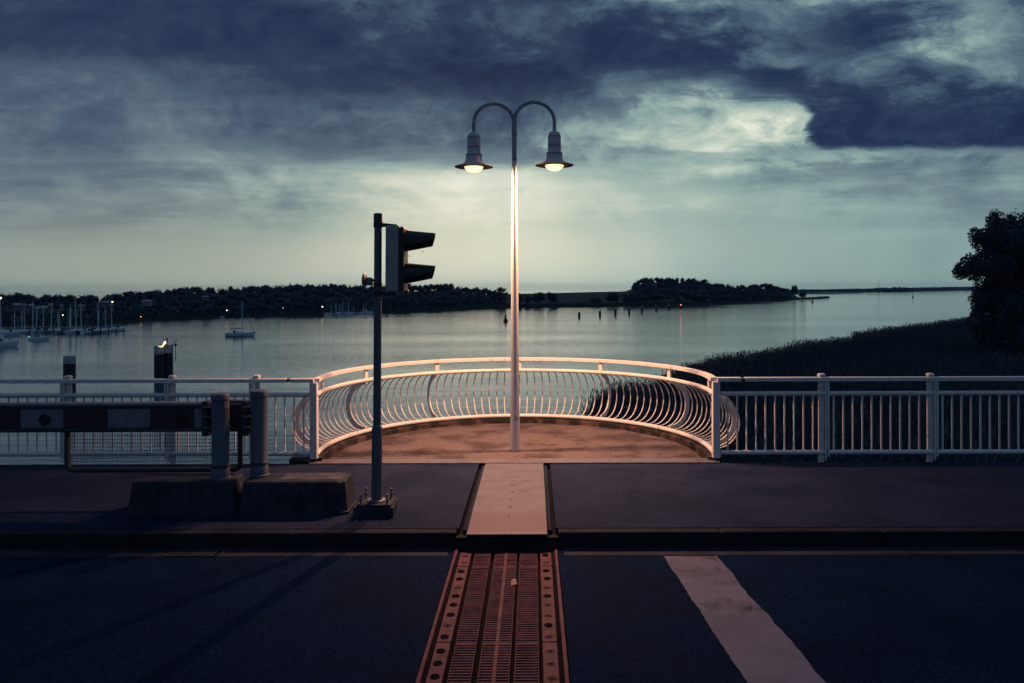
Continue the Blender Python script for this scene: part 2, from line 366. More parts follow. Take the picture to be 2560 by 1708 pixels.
# ------------------------------------------------------------------ bridge deck, road, footway
def slab(name, x0, x1, y0, y1, z0, z1, mat, parent=None):
    o = MB().box(x0, x1, y0, y1, z0, z1).ob(name, mat, parent)
    if not parent: o['kind'] = 'structure'
    return o
XL, XR = -16, 16
JX0, JX1 = -.725, .222
slab('bridge_deck', XL, XR, -7, YE - .02, -1.5, -.42, DKST)
road = slab('road', XL, JX0, -6.6, YK - .02, -.42, ROADZ, ASPH)
slab('road_surface', JX1, XR, -6.6, YK - .02, -.42, ROADZ, ASPH, road)
gut = slab('gutter', XL, JX0 - .05, 6.80, YK - .001, -.3, ROADZ + .004, GUT)
slab('gutter_slab', JX1 + .05, XR, 6.80, YK - .001, -.3, ROADZ + .004, GUT, gut)
kerb = slab('kerb', XL, XR, YK + .02, YK + .115, -.42, -.05, KERB)
KS = {}
def kerb_stone(a, b):
    L_ = round(b - a, 3)
    if L_ not in KS: KS[L_] = MB().box(0, L_, 0, .16, -.27, 0, .008).mesh('kerb_stone', KERB)
    link('kerb_stone', KS[L_], kerb, (a, YK + random.uniform(-.003, .003), .003 + random.uniform(-.002, .002)))
for s_, x_ in ((-1, PX0 - .10), (1, PX1 + .10)):
    for i in range(10):
        a_, b_ = sorted((x_ + s_ * (i * 1.5 + .003), x_ + s_ * (i * 1.5 + 1.497))); kerb_stone(a_, b_)
for a, b in ((PX0 - .005, PX0 + .235), (PX0 + .26, PX0 + .485), (PX0 + .51, PX1 + .005)):
    slab('kerb_panel', a, b, YK + .03, YK + .1, -.40, -.03, KERB, kerb)
foot = slab('footway', XL, PX0 - .085, YK + .12, YE, -.41, .006, WALK)
slab('footway_surface', PX1 + .085, XR, YK + .12, YE, -.41, .006, WALK, foot)
slab('joint_channel', PX0 - .085, PX1 + .085, YK + .12, YE - .03, -.40, -.06, RUSTD, foot)
for a, b in ((PX0 - .045, PX0 - .008), (PX1 + .008, PX1 + .045)):
    slab('joint_seal', a, b, YK + .12, YE - .05, -.08, -.012, WALK, foot)
MB().box(XL, XC - 2.68, YE + .001, YE + .04, -1.2, -.012).box(XC + 2.68, XR, YE + .001, YE + .04, -1.2, -.012).ob('edge_beam', KERB, foot)
# cover plate over the joint: gently cambered, the near end falling to the kerb
mb = MB(); yy = [6.985, 7.03, 7.25, 7.5, 7.75, 7.9, 8.2, 8.6, 8.815]; zt = [-.004, .004, .006, .010, .015, .019, .021, .021, .021]
prof = list(zip(yy, zt)) + [(y, z - .012) for y, z in zip(reversed(yy), reversed(zt))]
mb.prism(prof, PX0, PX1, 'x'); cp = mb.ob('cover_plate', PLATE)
nt = PLATE.node_tree                                          # shading of the falling kerb end painted in, darker and redder
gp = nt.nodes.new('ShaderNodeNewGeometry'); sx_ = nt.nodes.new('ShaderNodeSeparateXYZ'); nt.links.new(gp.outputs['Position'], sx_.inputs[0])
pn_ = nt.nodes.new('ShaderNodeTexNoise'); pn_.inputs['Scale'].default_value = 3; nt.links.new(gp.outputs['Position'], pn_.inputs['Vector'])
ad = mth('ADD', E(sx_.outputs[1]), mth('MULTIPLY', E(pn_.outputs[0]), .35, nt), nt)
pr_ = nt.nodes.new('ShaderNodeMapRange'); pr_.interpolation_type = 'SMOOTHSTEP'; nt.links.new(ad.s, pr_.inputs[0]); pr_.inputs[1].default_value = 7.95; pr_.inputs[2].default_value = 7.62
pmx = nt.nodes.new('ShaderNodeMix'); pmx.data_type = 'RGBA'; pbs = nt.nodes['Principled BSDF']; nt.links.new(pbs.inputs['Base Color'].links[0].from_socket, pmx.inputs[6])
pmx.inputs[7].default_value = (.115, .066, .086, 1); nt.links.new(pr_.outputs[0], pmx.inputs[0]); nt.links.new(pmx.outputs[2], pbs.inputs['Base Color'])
mb = MB(); mb.prism([(8.823, .021), (9.2, .020), (9.6, .017), (9.745, .013), (9.745, .002), (8.823, .008)], PX0, PX1, 'x')
mb.ob('plate_section', PLATE, cp)
for i in range(5):
    MB().lathe([(0, .003), (.012, .003), (.014, 0)], n=10).ob('screw', DKST, cp, loc=((PX0 + PX1) / 2 + .01 * (i % 2), 7.5 + i * .28, [.0105, .0175, .0215, .0215, .0212][i]))
tag(cp, 'pale steel cover plate laid across the footway towards the platform', 'cover plate')

# round viewing platform
mb = MB(); n = 72
def arc(r, a0, a1, k, z=0.0): return [(XC + r * math.sin(a0 + (a1 - a0) * i / k), YC + r * math.cos(a0 + (a1 - a0) * i / k), z) for i in range(k + 1)]
aF = math.pi - math.acos((YC - 9.80) / 2.46)
pts = arc(2.46, -aF, aF, n)
mb.add([(x, y, z) for z in (-.3, .004) for x, y, _ in pts], [tuple(range(n, -1, -1)), tuple(range(n + 1, 2 * n + 2))] + [(i, (i + 1) % (n + 1), n + 1 + (i + 1) % (n + 1), n + 1 + i) for i in range(n + 1)])
plat = mb.ob('viewing_platform', FLOOR, kind='structure')
aE = math.pi - math.acos((YC - 9.86) / 2.6)
def ring(mb, r0, r1, z0, z1, a0, a1, k=72):
    path = []; fr = []
    for i in range(k + 1):
        a = a0 + (a1 - a0) * i / k; path.append((XC, YC, 0)); fr.append((Vector((math.sin(a), math.cos(a), 0)), Vector((0, 0, 1))))
    return mb.sweep(path, fr, [(r0, z0), (r1, z0), (r1, z1), (r0, z1)])
ring(MB(), 2.40, 2.66, -.42, -.16, -aE, aE).ob('ring_beam', DKST, plat)
EDGE = M('platform_edge', (.11, .07, .055), .9, col2=(.012, .010, .011), scale=5, lo=.36, hi=.55, bump=.01, bscale=20)
ring(MB(), 2.53, 2.70, -.16, .062, -aE, aE).ob('edge_plate', EDGE, plat)
ths = MB().box(-2.87, 2.386, 9.745, 9.995, .008, .020).ob('threshold_strip', PLATE, plat)

# ------------------------------------------------------------------ painted stop line
pm = bpy.data.materials.new('worn_white_paint'); pm.use_nodes = True; nt = pm.node_tree; pb = nt.nodes['Principled BSDF']; pb.inputs['Roughness'].default_value = .6
g = nt.nodes.new('ShaderNodeNewGeometry')
def tn(scale, detail, st):
    mp = nt.nodes.new('ShaderNodeMapping'); mp.inputs['Scale'].default_value = st; nt.links.new(g.outputs['Position'], mp.inputs[0])
    n = nt.nodes.new('ShaderNodeTexNoise'); n.inputs['Scale'].default_value = scale; n.inputs['Detail'].default_value = detail; n.inputs['Roughness'].default_value = .65
    nt.links.new(mp.outputs[0], n.inputs['Vector']); return n.outputs[0]
def rampm(s, lo, hi):
    r = nt.nodes.new('ShaderNodeMapRange'); r.interpolation_type = 'SMOOTHSTEP'; nt.links.new(s, r.inputs[0]); r.inputs[1].default_value = lo; r.inputs[2].default_value = hi; return r.outputs[0]
worn = mth('MULTIPLY', E(rampm(tn(11, 8, (1, .55, 1)), .50, .58)), E(rampm(tn(.9, 3, (.35, 1, 1)), .50, .62)), nt)
dirt = rampm(tn(1.6, 5, (.5, 1, 1)), .4, .7)
m1 = nt.nodes.new('ShaderNodeMix'); m1.data_type = 'RGBA'; m1.inputs[6].default_value = (.165, .165, .215, 1); m1.inputs[7].default_value = (.105, .105, .145, 1); nt.links.new(dirt, m1.inputs[0])
m2 = nt.nodes.new('ShaderNodeMix'); m2.data_type = 'RGBA'; nt.links.new(m1.outputs[2], m2.inputs[6]); m2.inputs[7].default_value = (.06, .055, .058, 1); nt.links.new(worn.s, m2.inputs[0])
nt.links.new(m2.outputs[2], pb.inputs['Base Color']); pb.inputs['Specular IOR Level'].default_value = .15
k = 120; lft = []; rgt = []
ja = jb = 0
for i in range(k + 1):
    t = i / k; y = 6.775 - t * 6.3
    ja = .85 * ja + random.gauss(0, .0035); jb = .85 * jb + random.gauss(0, .0045)
    lft.append((1.156 + t * .36 + ja, y)); rgt.append((1.628 + t * .37 + jb, y))
zl = ROADZ + .004
MB().add([(x, y, zl) for x, y in lft] + [(x, y, zl) for x, y in rgt], [(i, i + 1, k + 2 + i, k + 1 + i) for i in range(k)]).ob('stop_line', pm, kind='structure')

# ------------------------------------------------------------------ drain in the gutter
dr = thing('drain_grate', 'dark iron drain grate set in the gutter below the ballast blocks', 'drain', P(490, 1384, ROADZ))
MB().box(-.25, .25, -.09, -.075, 0, .012).box(-.25, .25, .075, .09, 0, .012).box(-.25, -.232, -.075, .075, 0, .012).box(.232, .25, -.075, .075, 0, .012).ob('frame', DKST, dr)
MB().box(-.23, .23, -.074, .074, .0045, .006).ob('sump', RUSTD, dr)
for i in range(8):
    x = -.2 + i * .052
    MB().prism([(x - .03, -.07), (x + .0, -.07), (x + .04, .07), (x + .01, .07)], .0065, .011, 'z').ob('bar', DKST, dr)

# ------------------------------------------------------------------ expansion joint across the carriageway
ej = thing('expansion_joint', 'reddish ribbed steel expansion joint running across the road', 'expansion joint', (0, 0, ROADZ))
Y0, Y1 = .5, 6.93
slab('joint_bed', JX0, JX1, Y0, Y1, -.20, -.045, RUSTD, ej)
for a, b in ((-.719, -.690), (.184, .214)):
    MB().prism([(a, -.06), (b, -.06), (b, .006), (b - .004, .011), (a + .004, .011), (a, .006)], Y0, Y1, 'y').ob('edge_rail', REDLIT, ej)
MB().box(-.689, -.667, Y0, Y1, -.045, -.006).ob('rubber_seal', RUSTD, ej); MB().box(.158, .183, Y0, Y1, -.045, -.008).ob('rubber_seal', RUSTD, ej)
CUTS = [6.90, 6.555, 5.14, 3.73, 2.32, .5]
pm_cache = {}
def tread(x0, x1, y0, y1, seam=None):
    mb = MB(); mb.box(x0, x1, y0, y1, -.045, -.004)
    nn = int((y1 - y0) / .0352); segs = [(x0 + .004, x1 - .004)] if not seam else [(x0 + .004, seam[0]), (seam[1], x1 - .004)]
    for i in range(nn):
        y = y0 + .02 + i * .0352
        if y + .022 > y1: break
        for a, b in segs:
            mb.add([(a, y, -.0041), (b, y, -.0041), (b, y + .022, -.0041), (a, y + .022, -.0041), (a, y + .005, .0035), (b, y + .005, .0035), (b, y + .017, .0035), (a, y + .017, .0035)],
                   [(4, 5, 6, 7), (0, 1, 5, 4), (2, 3, 7, 6), (0, 4, 7, 3), (1, 2, 6, 5)])
    if seam: mb.box(seam[0] + .002, seam[1] - .002, y0, y1, -.0042, .0028)
    return mb.ob('tread_plate', REDLIT, ej)
for i in range(len(CUTS) - 1):
    y1, y0 = CUTS[i] - .004, CUTS[i + 1] + .004
    tread(-.530, -.387, y0, y1); tread(-.349, -.153, y0, y1, (-.262, -.236)); tread(-.125, .030, y0, y1)
    for x0, x1 in ((-.662, -.560), (.054, .156)):
        st = MB().box(x0, x1, y0, y1, -.045, .001, .004).ob('bolt_strip', REDLIT, ej)
        xm = (x0 + x1) / 2; y = y0 + .08
        while y < y1 - .04:
            hole = random.random() < .45
            me = pm_cache.get(hole)
            if me is None:
                if hole: me = MB().lathe([(.031, 0), (.029, .005), (.024, .0052), (.021, .001), (0, .001)], n=14).mesh('bolt_recess', [RUSTD], True)
                else: me = MB().lathe([(.031, 0), (.029, .004), (.018, .004), (.015, .009), (.006, .010), (0, .010)], n=12).mesh('bolt', [REDLIT], True)
                pm_cache[hole] = me
            link('bolt', me, st, (xm + random.uniform(-.004, .004), y + random.uniform(-.008, .008), .0011))
            y += .172
leaf = MB().add([(-.02, -.06, 0), (.03, -.05, .006), (.02, .02, .02), (.0, .07, .006), (-.02, .01, .014)], [(0, 1, 2, 4), (4, 2, 3)]).ob('dry_leaf', M('dry_leaf', (.38, .24, .16), .8), loc=(-.165, 6.17, ROADZ + .006))
tag(leaf, 'small pale dry leaf caught on the ribbed expansion joint', 'leaf')

# ------------------------------------------------------------------ straight railings
ZB, ZM, ZT = .124, .883, 1.068
BAL = MB().tube([(0, 0, .15), (0, 0, .86)], .0115, 8).mesh('baluster', WHITE, True)
def post_mesh(sg):
    mb = MB()
    mb.tube([(0, 0, -.35), (0, 0, 1.10)], .021, 10); mb.tube([(sg * .036, 0, -.35), (sg * .036, 0, 1.10)], .019, 10)
    return mb.mesh('post', WHITE, True)
CAPM = {s: MB().box(-.021 if s > 0 else -.066, .066 if s > 0 else .021, -.038, .038, 1.096, 1.141, .012).mesh('post_cap', WHITE) for s in (1, -1)}
POSTM = {s: post_mesh(s) for s in (1, -1)}
def bracket_mesh(s):
    mb = MB()
    for a in (.058, .094): mb.box(min(s * a, s * (a + .019)), max(s * a, s * (a + .019)), -.034, .0, .02 if a < .07 else .07, 1.04, .003)
    return mb.mesh('bracket', WHITE)
BRKM = {s: bracket_mesh(s) for s in (1, -1)}
BOLTM = {s: MB().box(min(s * .079, s * .092), max(s * .079, s * .092), -.03, -.006, -.026, .026, .003).mesh('bolt', WHITE) for s in (1, -1)}
def top_rail(x0, x1): return MB().prism([(-.042, -.024), (.042, -.024), (.042, .020), (.036, .026), (-.036, .026), (-.042, .020)], x0, x1, 'x')
SCREW = MB().lathe([(0, -.008), (.010, -.007), (.011, 0)], n=8).mesh('rail_screw', DKST, True)
def straight(label, s, xc, posts, xend):
    rl = thing('railing', label, 'railing', (0, YF, 0))
    lo, hi = min(xc, xend), max(xc, xend)
    cut = xc + s * .33                                     # sleeve near the corner
    a, b = (cut + .03, xend) if s > 0 else (xend, cut - .03)
    top_rail(a, b).ob('top_rail', WHITE, rl, loc=(0, 0, ZT), angle=30)
    a, b = sorted((xc - s * .0, cut - s * .03)); top_rail(a, b).ob('top_rail', WHITE, rl, loc=(0, 0, ZT))
    MB().box(cut - .031, cut + .031, -.035, .035, ZT - .016, ZT + .017, .004).ob('rail_sleeve', BLACK if s < 0 else M('sleeve_brown', (.16, .09, .07), .6), rl)
    edges = [xc] + posts + [xend]
    for i in range(len(edges) - 1):
        p, q = edges[i], edges[i + 1]
        a = p + s * (.045 if i == 0 else .104); b = q + s * .056 if i < len(edges) - 2 else q
        for z, nm, r in ((ZM, 'mid_rail', .029), (ZB, 'bottom_rail', .030)):
            MB().tube([(a, -.005, z), (b, -.005, z)], r, 14).ob(nm, WHITE, rl, True)
        x = a + s * (.30 if i == 0 and s > 0 else .075)
        if i == 0: x = a + s * .09
        while s * (b - s * .03 - x) > 0:
            link('baluster', BAL, rl, (x, 0, 0)); x += s * .1225
        nx = max(2, int(abs(q - p) / .45))
        for j in range(nx): link('rail_screw', SCREW, rl, (p + (q - p) * (j + .6) / nx, -.01, ZT - .0245))
    for x in posts:
        po = link('post', POSTM[s], rl, (x, .008, 0)); link('post_cap', CAPM[s], po)
        bk = link('bracket', BRKM[s], rl, (x, 0, 0))
        for z in (1.0, .74, .49, .24): link('bolt', BOLTM[s], bk, (0, 0, z))
    return rl
XA = lambda u: (u - U0) / FPX * YF
straight('white steel railing with upright bars behind the red and white barrier', -1, XA(784.5), [XA(645), XA(434), XA(174), XA(174) - 1.38, XA(174) - 2.76], -10.6)
straight('white steel railing with upright bars in front of the reed bank', 1, XA(1792), [XA(2049), XA(2321), XA(2321) + 1.41, XA(2321) + 2.82], 10.4)

# ------------------------------------------------------------------ curved railing of the platform
cr = thing('curved_railing', 'white curved railing with bowed bars round the viewing platform', 'railing', (XC, YC, 0))
aC = math.pi - math.acos((YC - YF) / RB)
def frames(k, a0, a1, r):
    return [(r * math.sin(a0 + (a1 - a0) * i / k), r * math.cos(a0 + (a1 - a0) * i / k)) for i in range(k + 1)]
K = 96
path = [(x, y, ZT - .004) for x, y in frames(K, -aC, aC, RB)]
fr = [(Vector((x, y, 0)).normalized(), Vector((0, 0, 1))) for x, y, _ in path]
MB().sweep(path, fr, [(-.042, -.024), (.042, -.024), (.042, .020), (.036, .026), (-.036, .026), (-.042, .020)]).ob('top_rail', WHITE, cr, True, angle=30)
MB().tube([(x, y, ZM - .01) for x, y in frames(K, -aC, aC, RB)], .030, 14).ob('mid_rail', WHITE, cr, True)
MB().tube([(x, y, ZB - .015) for x, y in frames(K, -aC, aC, RB)], .033, 14).ob('bottom_rail', WHITE, cr, True)
def bow(k=12):
    z0, z1, sg = .135, .852, .350; h = (z1 - z0) / 2; rr = (h * h + sg * sg) / (2 * sg); zc = (z0 + z1) / 2; th = math.asin(h / rr)
    if sg > h: th = math.pi - th
    return [(sg - rr + rr * math.cos(t), zc - .02 * math.cos(t) + rr * math.sin(t)) for t in (th - 2 * th * i / k for i in range(k + 1))]
prof = bow(14)
BOW = MB().tube([(0, RB + r, z) for r, z in prof], .0095, 7).mesh('baluster', WHITE, True)
mb = MB(); path = [(0, RB + r, z) for r, z in prof]; fr = []
for i in range(len(path)):
    t = (Vector(path[min(i + 1, len(path) - 1)]) - Vector(path[max(i - 1, 0)])).normalized(); fr.append((Vector((1, 0, 0)), t.cross(Vector((1, 0, 0))).normalized()))
RIB = mb.sweep(path, fr, [(-.009, -.040), (.009, -.040), (.009, .040), (-.009, .040)]).mesh('rib', WHITE, True, 30)
STUD = MB().box(-.035, .035, -.012, .012, ZM, ZT - .027).mesh('stud', WHITE)
ribs = [R(a) for a in (-90, -61.5, -31, 0, 31, 61.5, 90)]
for a in ribs:
    link('rib', RIB, cr, None, None, -a); st = link('stud', STUD, cr, (RB * math.sin(a), RB * math.cos(a), 0), None, -a)
for i in range(len(ribs) - 1):
    nb = 11
    for j in range(1, nb + 1):
        a = ribs[i] + (ribs[i + 1] - ribs[i]) * j / (nb + 1); link('baluster', BOW, cr, None, None, -a)
for s in (-1, 1):
    for d in (2.6, 5.0): link('baluster', BOW, cr, None, None, s * -(R(90) + R(d)))
    xp = s * 2.595
    MB().box(xp - .046, xp + .046, YF - YC - .045, YF - YC + .045, .06, ZT - .028, .004).ob('corner_post', WHITE, cr)
    for j in range(7):
        a = s * R(6 + j * 13); link('rail_screw', SCREW, cr, ((RB - .012) * math.sin(a), (RB - .012) * math.cos(a), ZT - .0285))
bl = MB().box(-.14, .14, -.08, .06, -.1, .085, .03).ob('support_block', BLACK, loc=(XA(784.5) - .17, YF, 0))
tag(bl, 'black rubber block under the railing end behind the ballast block', 'block')

# ------------------------------------------------------------------ street lamp
LD = 10.54
lx = (1286.7 - U0) / FPX * LD
sl_ = thing('street_lamp', 'white double arm street lamp standing lit on the round platform', 'street lamp', (lx, LD, .004))
mb = MB(); mb.lathe([(.0675, 0), (.066, .25), (.060, .9), (.050, 2.2), (.040, 3.4), (.033, 4.02)], n=28); mb.ob('pole', WHITE, sl_, True)
MB().lathe([(.035, 4.02), (.037, 4.025), (.037, 4.05), (.033, 4.055), (.033, 4.36), (.042, 4.365), (.042, 4.385), (.035, 4.39), (.035, 4.56), (.028, 4.60)], n=24).ob('pole_sleeve', ARM, sl_, True)
MB().lathe([(.085, 0), (.085, .006), (.07, .012)], n=28).ob('base_ring', DKST, sl_, True)
SH = M('shade_enamel', (.62, .52, .52), .5, col2=(.50, .42, .43), scale=8)
gm = glow('lamp_glass', (1, .70, .36), 1.9); SHI = M('shade_inner', (.05, .03, .02), .8)
ra = .277; AROT = R(5)
for s, dz in ((-1, -.022), (1, .012)):
    ca, sa = math.cos(AROT), -math.sin(AROT)
    d = Vector((s * ca, s * -sa, 0))
    zt = 4.545 + dz
    pth = [(d * .004 + Vector((0, 0, 4.50)))]
    for i in range(0, 19):
        th = math.pi - math.pi * i / 18
        pth.append(d * (ra + .004 + ra * math.cos(th)) + Vector((0, 0, zt + ra * math.sin(th) * .97)))
    pth.append(d * (2 * ra + .004) + Vector((0, 0, 4.37 + dz)))
    MB().tube(pth, .025, 12).ob('arm', ARM, sl_, True)
    c = d * (2 * ra + .004); zr = 3.945 + dz
    lh = MB().lathe([(.025, .475), (.045, .468), (.075, .445), (.089, .405), (.090, .382), (.091, .27), (.091, .19), (.096, .182), (.108, .175), (.112, .160), (.110, .14),
                     (.112, .10), (.122, .065), (.150, .040), (.20, .016), (.265, 0), (.266, -.004), (.264, -.006)],
                    n=40).ob('lamp_head', SH, sl_, True, loc=c + Vector((0, 0, zr)), angle=60)
    MB().lathe([(.263, -.0062), (.195, .008), (.145, .030), (.116, .058), (.104, .10), (0, .11)], n=40).ob('reflector', SHI, lh, True)
    for z, r in ((.390, .0915), (.262, .0925), (.150, .1125)):
        MB().lathe([(r, 0), (r + .0015, .001), (r + .0015, .006), (r, .007)], n=36).ob('band', BLACK, lh, True, loc=(0, 0, z))
    MB().lathe([(.001, .03), (.137, .026), (.135, .012), (.125, -.02), (.105, -.048), (.075, -.068), (.04, -.078), (.001, -.081)], n=32).ob('glass_dome', gm, lh, True)
    pl = bpy.data.lights.new('lamp_bulb', 'SPOT'); pl.energy = 840; pl.color = (1, .485, .275); pl.shadow_soft_size = .03; pl.spot_size = R(180); pl.spot_blend = 1.0
    plo = bpy.data.objects.new('lamp_bulb', pl); C.objects.link(plo); plo.parent = lh; plo.location = (0, 0, -.118); plo.rotation_euler = (0, R(14) * s, 0)

# ------------------------------------------------------------------ traffic signal
tl = thing('traffic_light', 'two lens traffic signal on a grey post beside the ballast block', 'traffic light', ((940 - U0) / FPX * 7.62, 7.62, .006))
tl.rotation_euler = (0, R(.45), 0)
MB().prism([(-.195, -.165), (.195, -.165), (.18, .165), (-.18, .165)], 0, .10, 'z').box(-.17, .17, -.15, .15, .101, .122, .004).ob('plinth', CONC, tl)
MB().lathe([(.09, .123), (.09, .135), (.056, .14)], n=24).ob('flange', GALV, tl, True)
for x in (-.135, .125):
    for y in (-.11, .12):
        MB().lathe([(.009, .12), (.009, .215)], n=8).lathe([(.017, .15), (.017, .175)], n=6).lathe([(.017, .205), (.015, .218)], n=6).ob('anchor_bolt', GALV, tl, loc=(x, y, 0))
MB().lathe([(.053, .136), (.052, .84), (.050, .86), (.040, .875)], n=24).ob('lower_post', POLEG, tl, True)
MB().lathe([(.0395, .86), (.038, 2.93)], n=24).ob('upper_post', POLEG, tl, True)
MB().lathe([(.044, 2.90), (.045, 2.985), (.036, 2.996), (0, 2.998)], n=24).ob('post_cap', DKST, tl, True)
hx0, hx1 = .098, .262
hd = MB().box(hx0, hx1 - .03, -.13, .13, 2.215, 2.865, .012).ob('housing', HEADG, tl)
MB().box(hx1 - .03, hx1 + .018, -.14, .14, 2.205, 2.855, .014).ob('front_plate', BLACK, hd)
def visor(z0):
    mb = MB(); n = 18; segs = []
    for x, f in ((hx1 + .012, 0.), (hx1 + .31, 1.)):
        for rr in (.112, .106):
            for i in range(n + 1):
                lim = R(150) if f == 0 else R(108)
                th = -lim + 2 * lim * i / n
                r_ = rr * (1 - .12 * f)
                segs.append((x - (.03 * (1 - math.cos(th)) * f), r_ * math.sin(th), z0 + r_ * math.cos(th) - .012 * f))
    k = n + 1; fs = []
    for i in range(n):
        fs += [(i, i + 1, 2 * k + i + 1, 2 * k + i), (k + i, 3 * k + i, 3 * k + i + 1, k + i + 1), (2 * k + i, 2 * k + i + 1, 3 * k + i + 1, 3 * k + i), (i, k + i, k + i + 1, i + 1)]
    fs += [(0, 2 * k, 3 * k, k), (n, k + n, 3 * k + n, 2 * k + n)]
    return mb.add(segs, fs)
LENS = {2.715: M('lens_red', (.10, .01, .01), .2), 2.39: M('lens_amber', (.12, .06, .01), .2)}
for z in (2.715, 2.39):
    visor(z).ob('visor', BLACK, hd, True)
    MB().lathe([(.10, hx1 + .0185), (.09, hx1 + .03), (.05, hx1 + .042), (0, hx1 + .046)], (0, 0, z), 24, 'x').ob('lens', LENS[z], hd, True)
MB().box(hx1 - .0, hx1 + .05, -.03, .03, 2.20, 2.23, .006).ob('drip_tab', M('tab_red', (.3, .05, .03), .5), hd)
for z, zz_ in ((2.86, 2.90), (2.175, 2.215)):
    br = MB().prism([(.03, z + .0), (.03, z + .04), (.19, z + .025), (.19, z + .004)], -.02, .02, 'y').ob('bracket', DKST, tl)
    MB().lathe([(.046, z - .005), (.046, z + .05)], n=20).ob('clamp_band', DKST, br, True)
b_ = MB().lathe([(.0, -.155), (.03, -.156), (.055, -.150), (.075, -.135), (.078, -.125), (.068, -.118), (.036, -.115)], (0, 0, 0), 20, 'x').box(-.118, -.048, -.034, .034, -.05, .03, .01).ob('sounder', GALV, tl, True, loc=(0, 0, 2.325))
MB().box(-.05, -.0, -.014, .014, -.012, .012).ob('bracket', DKST, b_)
MB().lathe([(.0425, 2.27), (.0425, 2.30)], n=20).ob('clamp_band', DKST, tl, True)

# ------------------------------------------------------------------ barrier with its two posts
def block(x0, x1, y0, y1, h, panel):
    mb = MB(); b = .045; sl2 = .035
    outer = lambda ins, z: [(x0 + ins + .05, y0 + ins, z), (x1 - ins - .05, y0 + ins, z), (x1 - ins, y0 + ins + .05, z), (x1 - ins, y1 - ins - .05, z), (x1 - ins - .05, y1 - ins, z), (x0 + ins + .05, y1 - ins, z), (x0 + ins, y1 - ins - .05, z), (x0 + ins, y0 + ins + .05, z)]
    rings = [outer(-.012, 0), outer(-.012, .025), outer(.0, .03), outer(sl2, h - .012), outer(sl2 + .012, h)]
    vs = sum(rings, []); fs = [tuple(range(7, -1, -1)), tuple(range(32, 40))]
    for k in range(4):
        for i in range(8): j = (i + 1) % 8; fs.append((k * 8 + i, k * 8 + j, k * 8 + 8 + j, k * 8 + 8 + i))
    return mb.add(vs, fs)
bposts = []
for u, D, zt_, xa, xb, lab, nm in ((550, 7.72, 1.19, -4.06, -2.985, 'grey steel barrier post on its dark ballast block, the one holding the beam end', 0),
                             (647, 7.84, 1.205, -2.945, -1.86, 'grey steel barrier post on a dark block with a pale worn top', 1)):
    x = (u - U0) / FPX * D
    bp_ = thing('barrier_post', lab, 'barrier post', (x, D, .006))
    h = .32
    bo = block(xa - x, xb - x, 7.56 - D, 8.02 - D, h, nm).ob('ballast_block', CONC, bp_)
    for i in range(9):
        xx = xa - x + .1 + i * (xb - xa - .2) / 8
        mb = MB(); mb.add([(xx - .014, 7.56 - D + .004, .035), (xx + .014, 7.56 - D + .004, .035), (xx + .010, 7.56 - D + .036, h - .02), (xx - .010, 7.56 - D + .036, h - .02),
                           (xx - .008, 7.56 - D - .006, .035), (xx + .008, 7.56 - D - .006, .035), (xx + .006, 7.56 - D + .026, h - .02), (xx - .006, 7.56 - D + .026, h - .02)],
                          [(4, 5, 6, 7), (0, 4, 7, 3), (1, 2, 6, 5), (3, 7, 6, 2), (0, 1, 5, 4)])
        mb.ob('rib', CONC, bo)
    if nm == 1:
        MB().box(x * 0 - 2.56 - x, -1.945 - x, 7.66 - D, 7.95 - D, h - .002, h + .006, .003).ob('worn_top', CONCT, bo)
        MB().box(-2.53 - x, -2.33 - x, 7.555 - D, 7.59 - D, .06, .24, .006).ob('label_plate', CONC, bo)
    po = MB().lathe([(.100, h + .004), (.100, h + .02), (.088, h + .025), (.088, h + .10), (.085, h + .105), (.085, zt_ - .075)], n=30).ob('post', POLEG, bp_, True)
    MB().lathe([(.082, zt_ - .074), (.090, zt_ - .066), (.091, zt_ - .02), (.084, zt_ - .006), (.06, zt_), (0, zt_ + .001)], n=30).ob('post_cap', POLEG, po, True)
    MB().lathe([(.0855, h + .12), (.0895, h + .124), (.0895, h + .15), (.0855, h + .154)], n=30).ob('collar', DKST, po, True)
BD = 7.95
bt = thing('barrier_beam', 'red and white barrier beam with a wire mesh skirt below', 'barrier', (0, BD, 0))
bt.rotation_euler = (0, R(-.12), 0)
XB = lambda u: (u - U0) / FPX * BD
zt0, zt1, zb0 = 1.045, 1.085, .775
xe, xl = XB(640), -11.0
MB().prism([(-.05, zt0), (.05, zt0), (.055, zt0 + .02), (.04, zt1 - .004), (.0, zt1), (-.04, zt1 - .004), (-.055, zt0 + .02)], xl, xe, 'x').ob('top_rail', GALV, bt, True)
MB().prism([(-.05, zb0 + .035), (-.055, zb0 + .018), (-.04, zb0 + .003), (0, zb0), (.04, zb0 + .003), (.055, zb0 + .018), (.05, zb0 + .035)], xl, xe, 'x').ob('bottom_rail', DKST, bt, True)
MB().box(xl, xe, -.03, .045, zb0 + .036, zt0 - .001).ob('web', DKST, bt)
pw = XB(270) - XB(162); x = XB(488) ; white = True
LRING = MB().lathe([(.056, 0), (.060, -.012), (.052, -.018), (.046, -.010), (.044, -.004), (0, -.004)], n=24, ax='x').mesh('warning_lamp', BLACK, True)
i = 0
while x > xl + .3:
    x1 = min(x + pw, XB(523) if i == 0 else 1e9)
    pn = MB().box(x + .004, x1 - .004, -.036, -.0305, zb0 + .045, zt0 - .03, .002).ob('panel', BWHITE if white else BRED, bt)
    if i in (1, 4, 7, 10):
        o = link('warning_lamp', LRING, pn, (x + pw * (.72 if i == 1 else .57), -.0365, (zb0 + zt0) / 2), None); o.rotation_euler[2] = R(90)
    x -= pw; white = not white; i += 1
MB().box(XB(573) - .02, XB(626) + .03, -.045, .05, zb0 + .01, zt1 + .012, .006).ob('latch_box', DKST, bt)
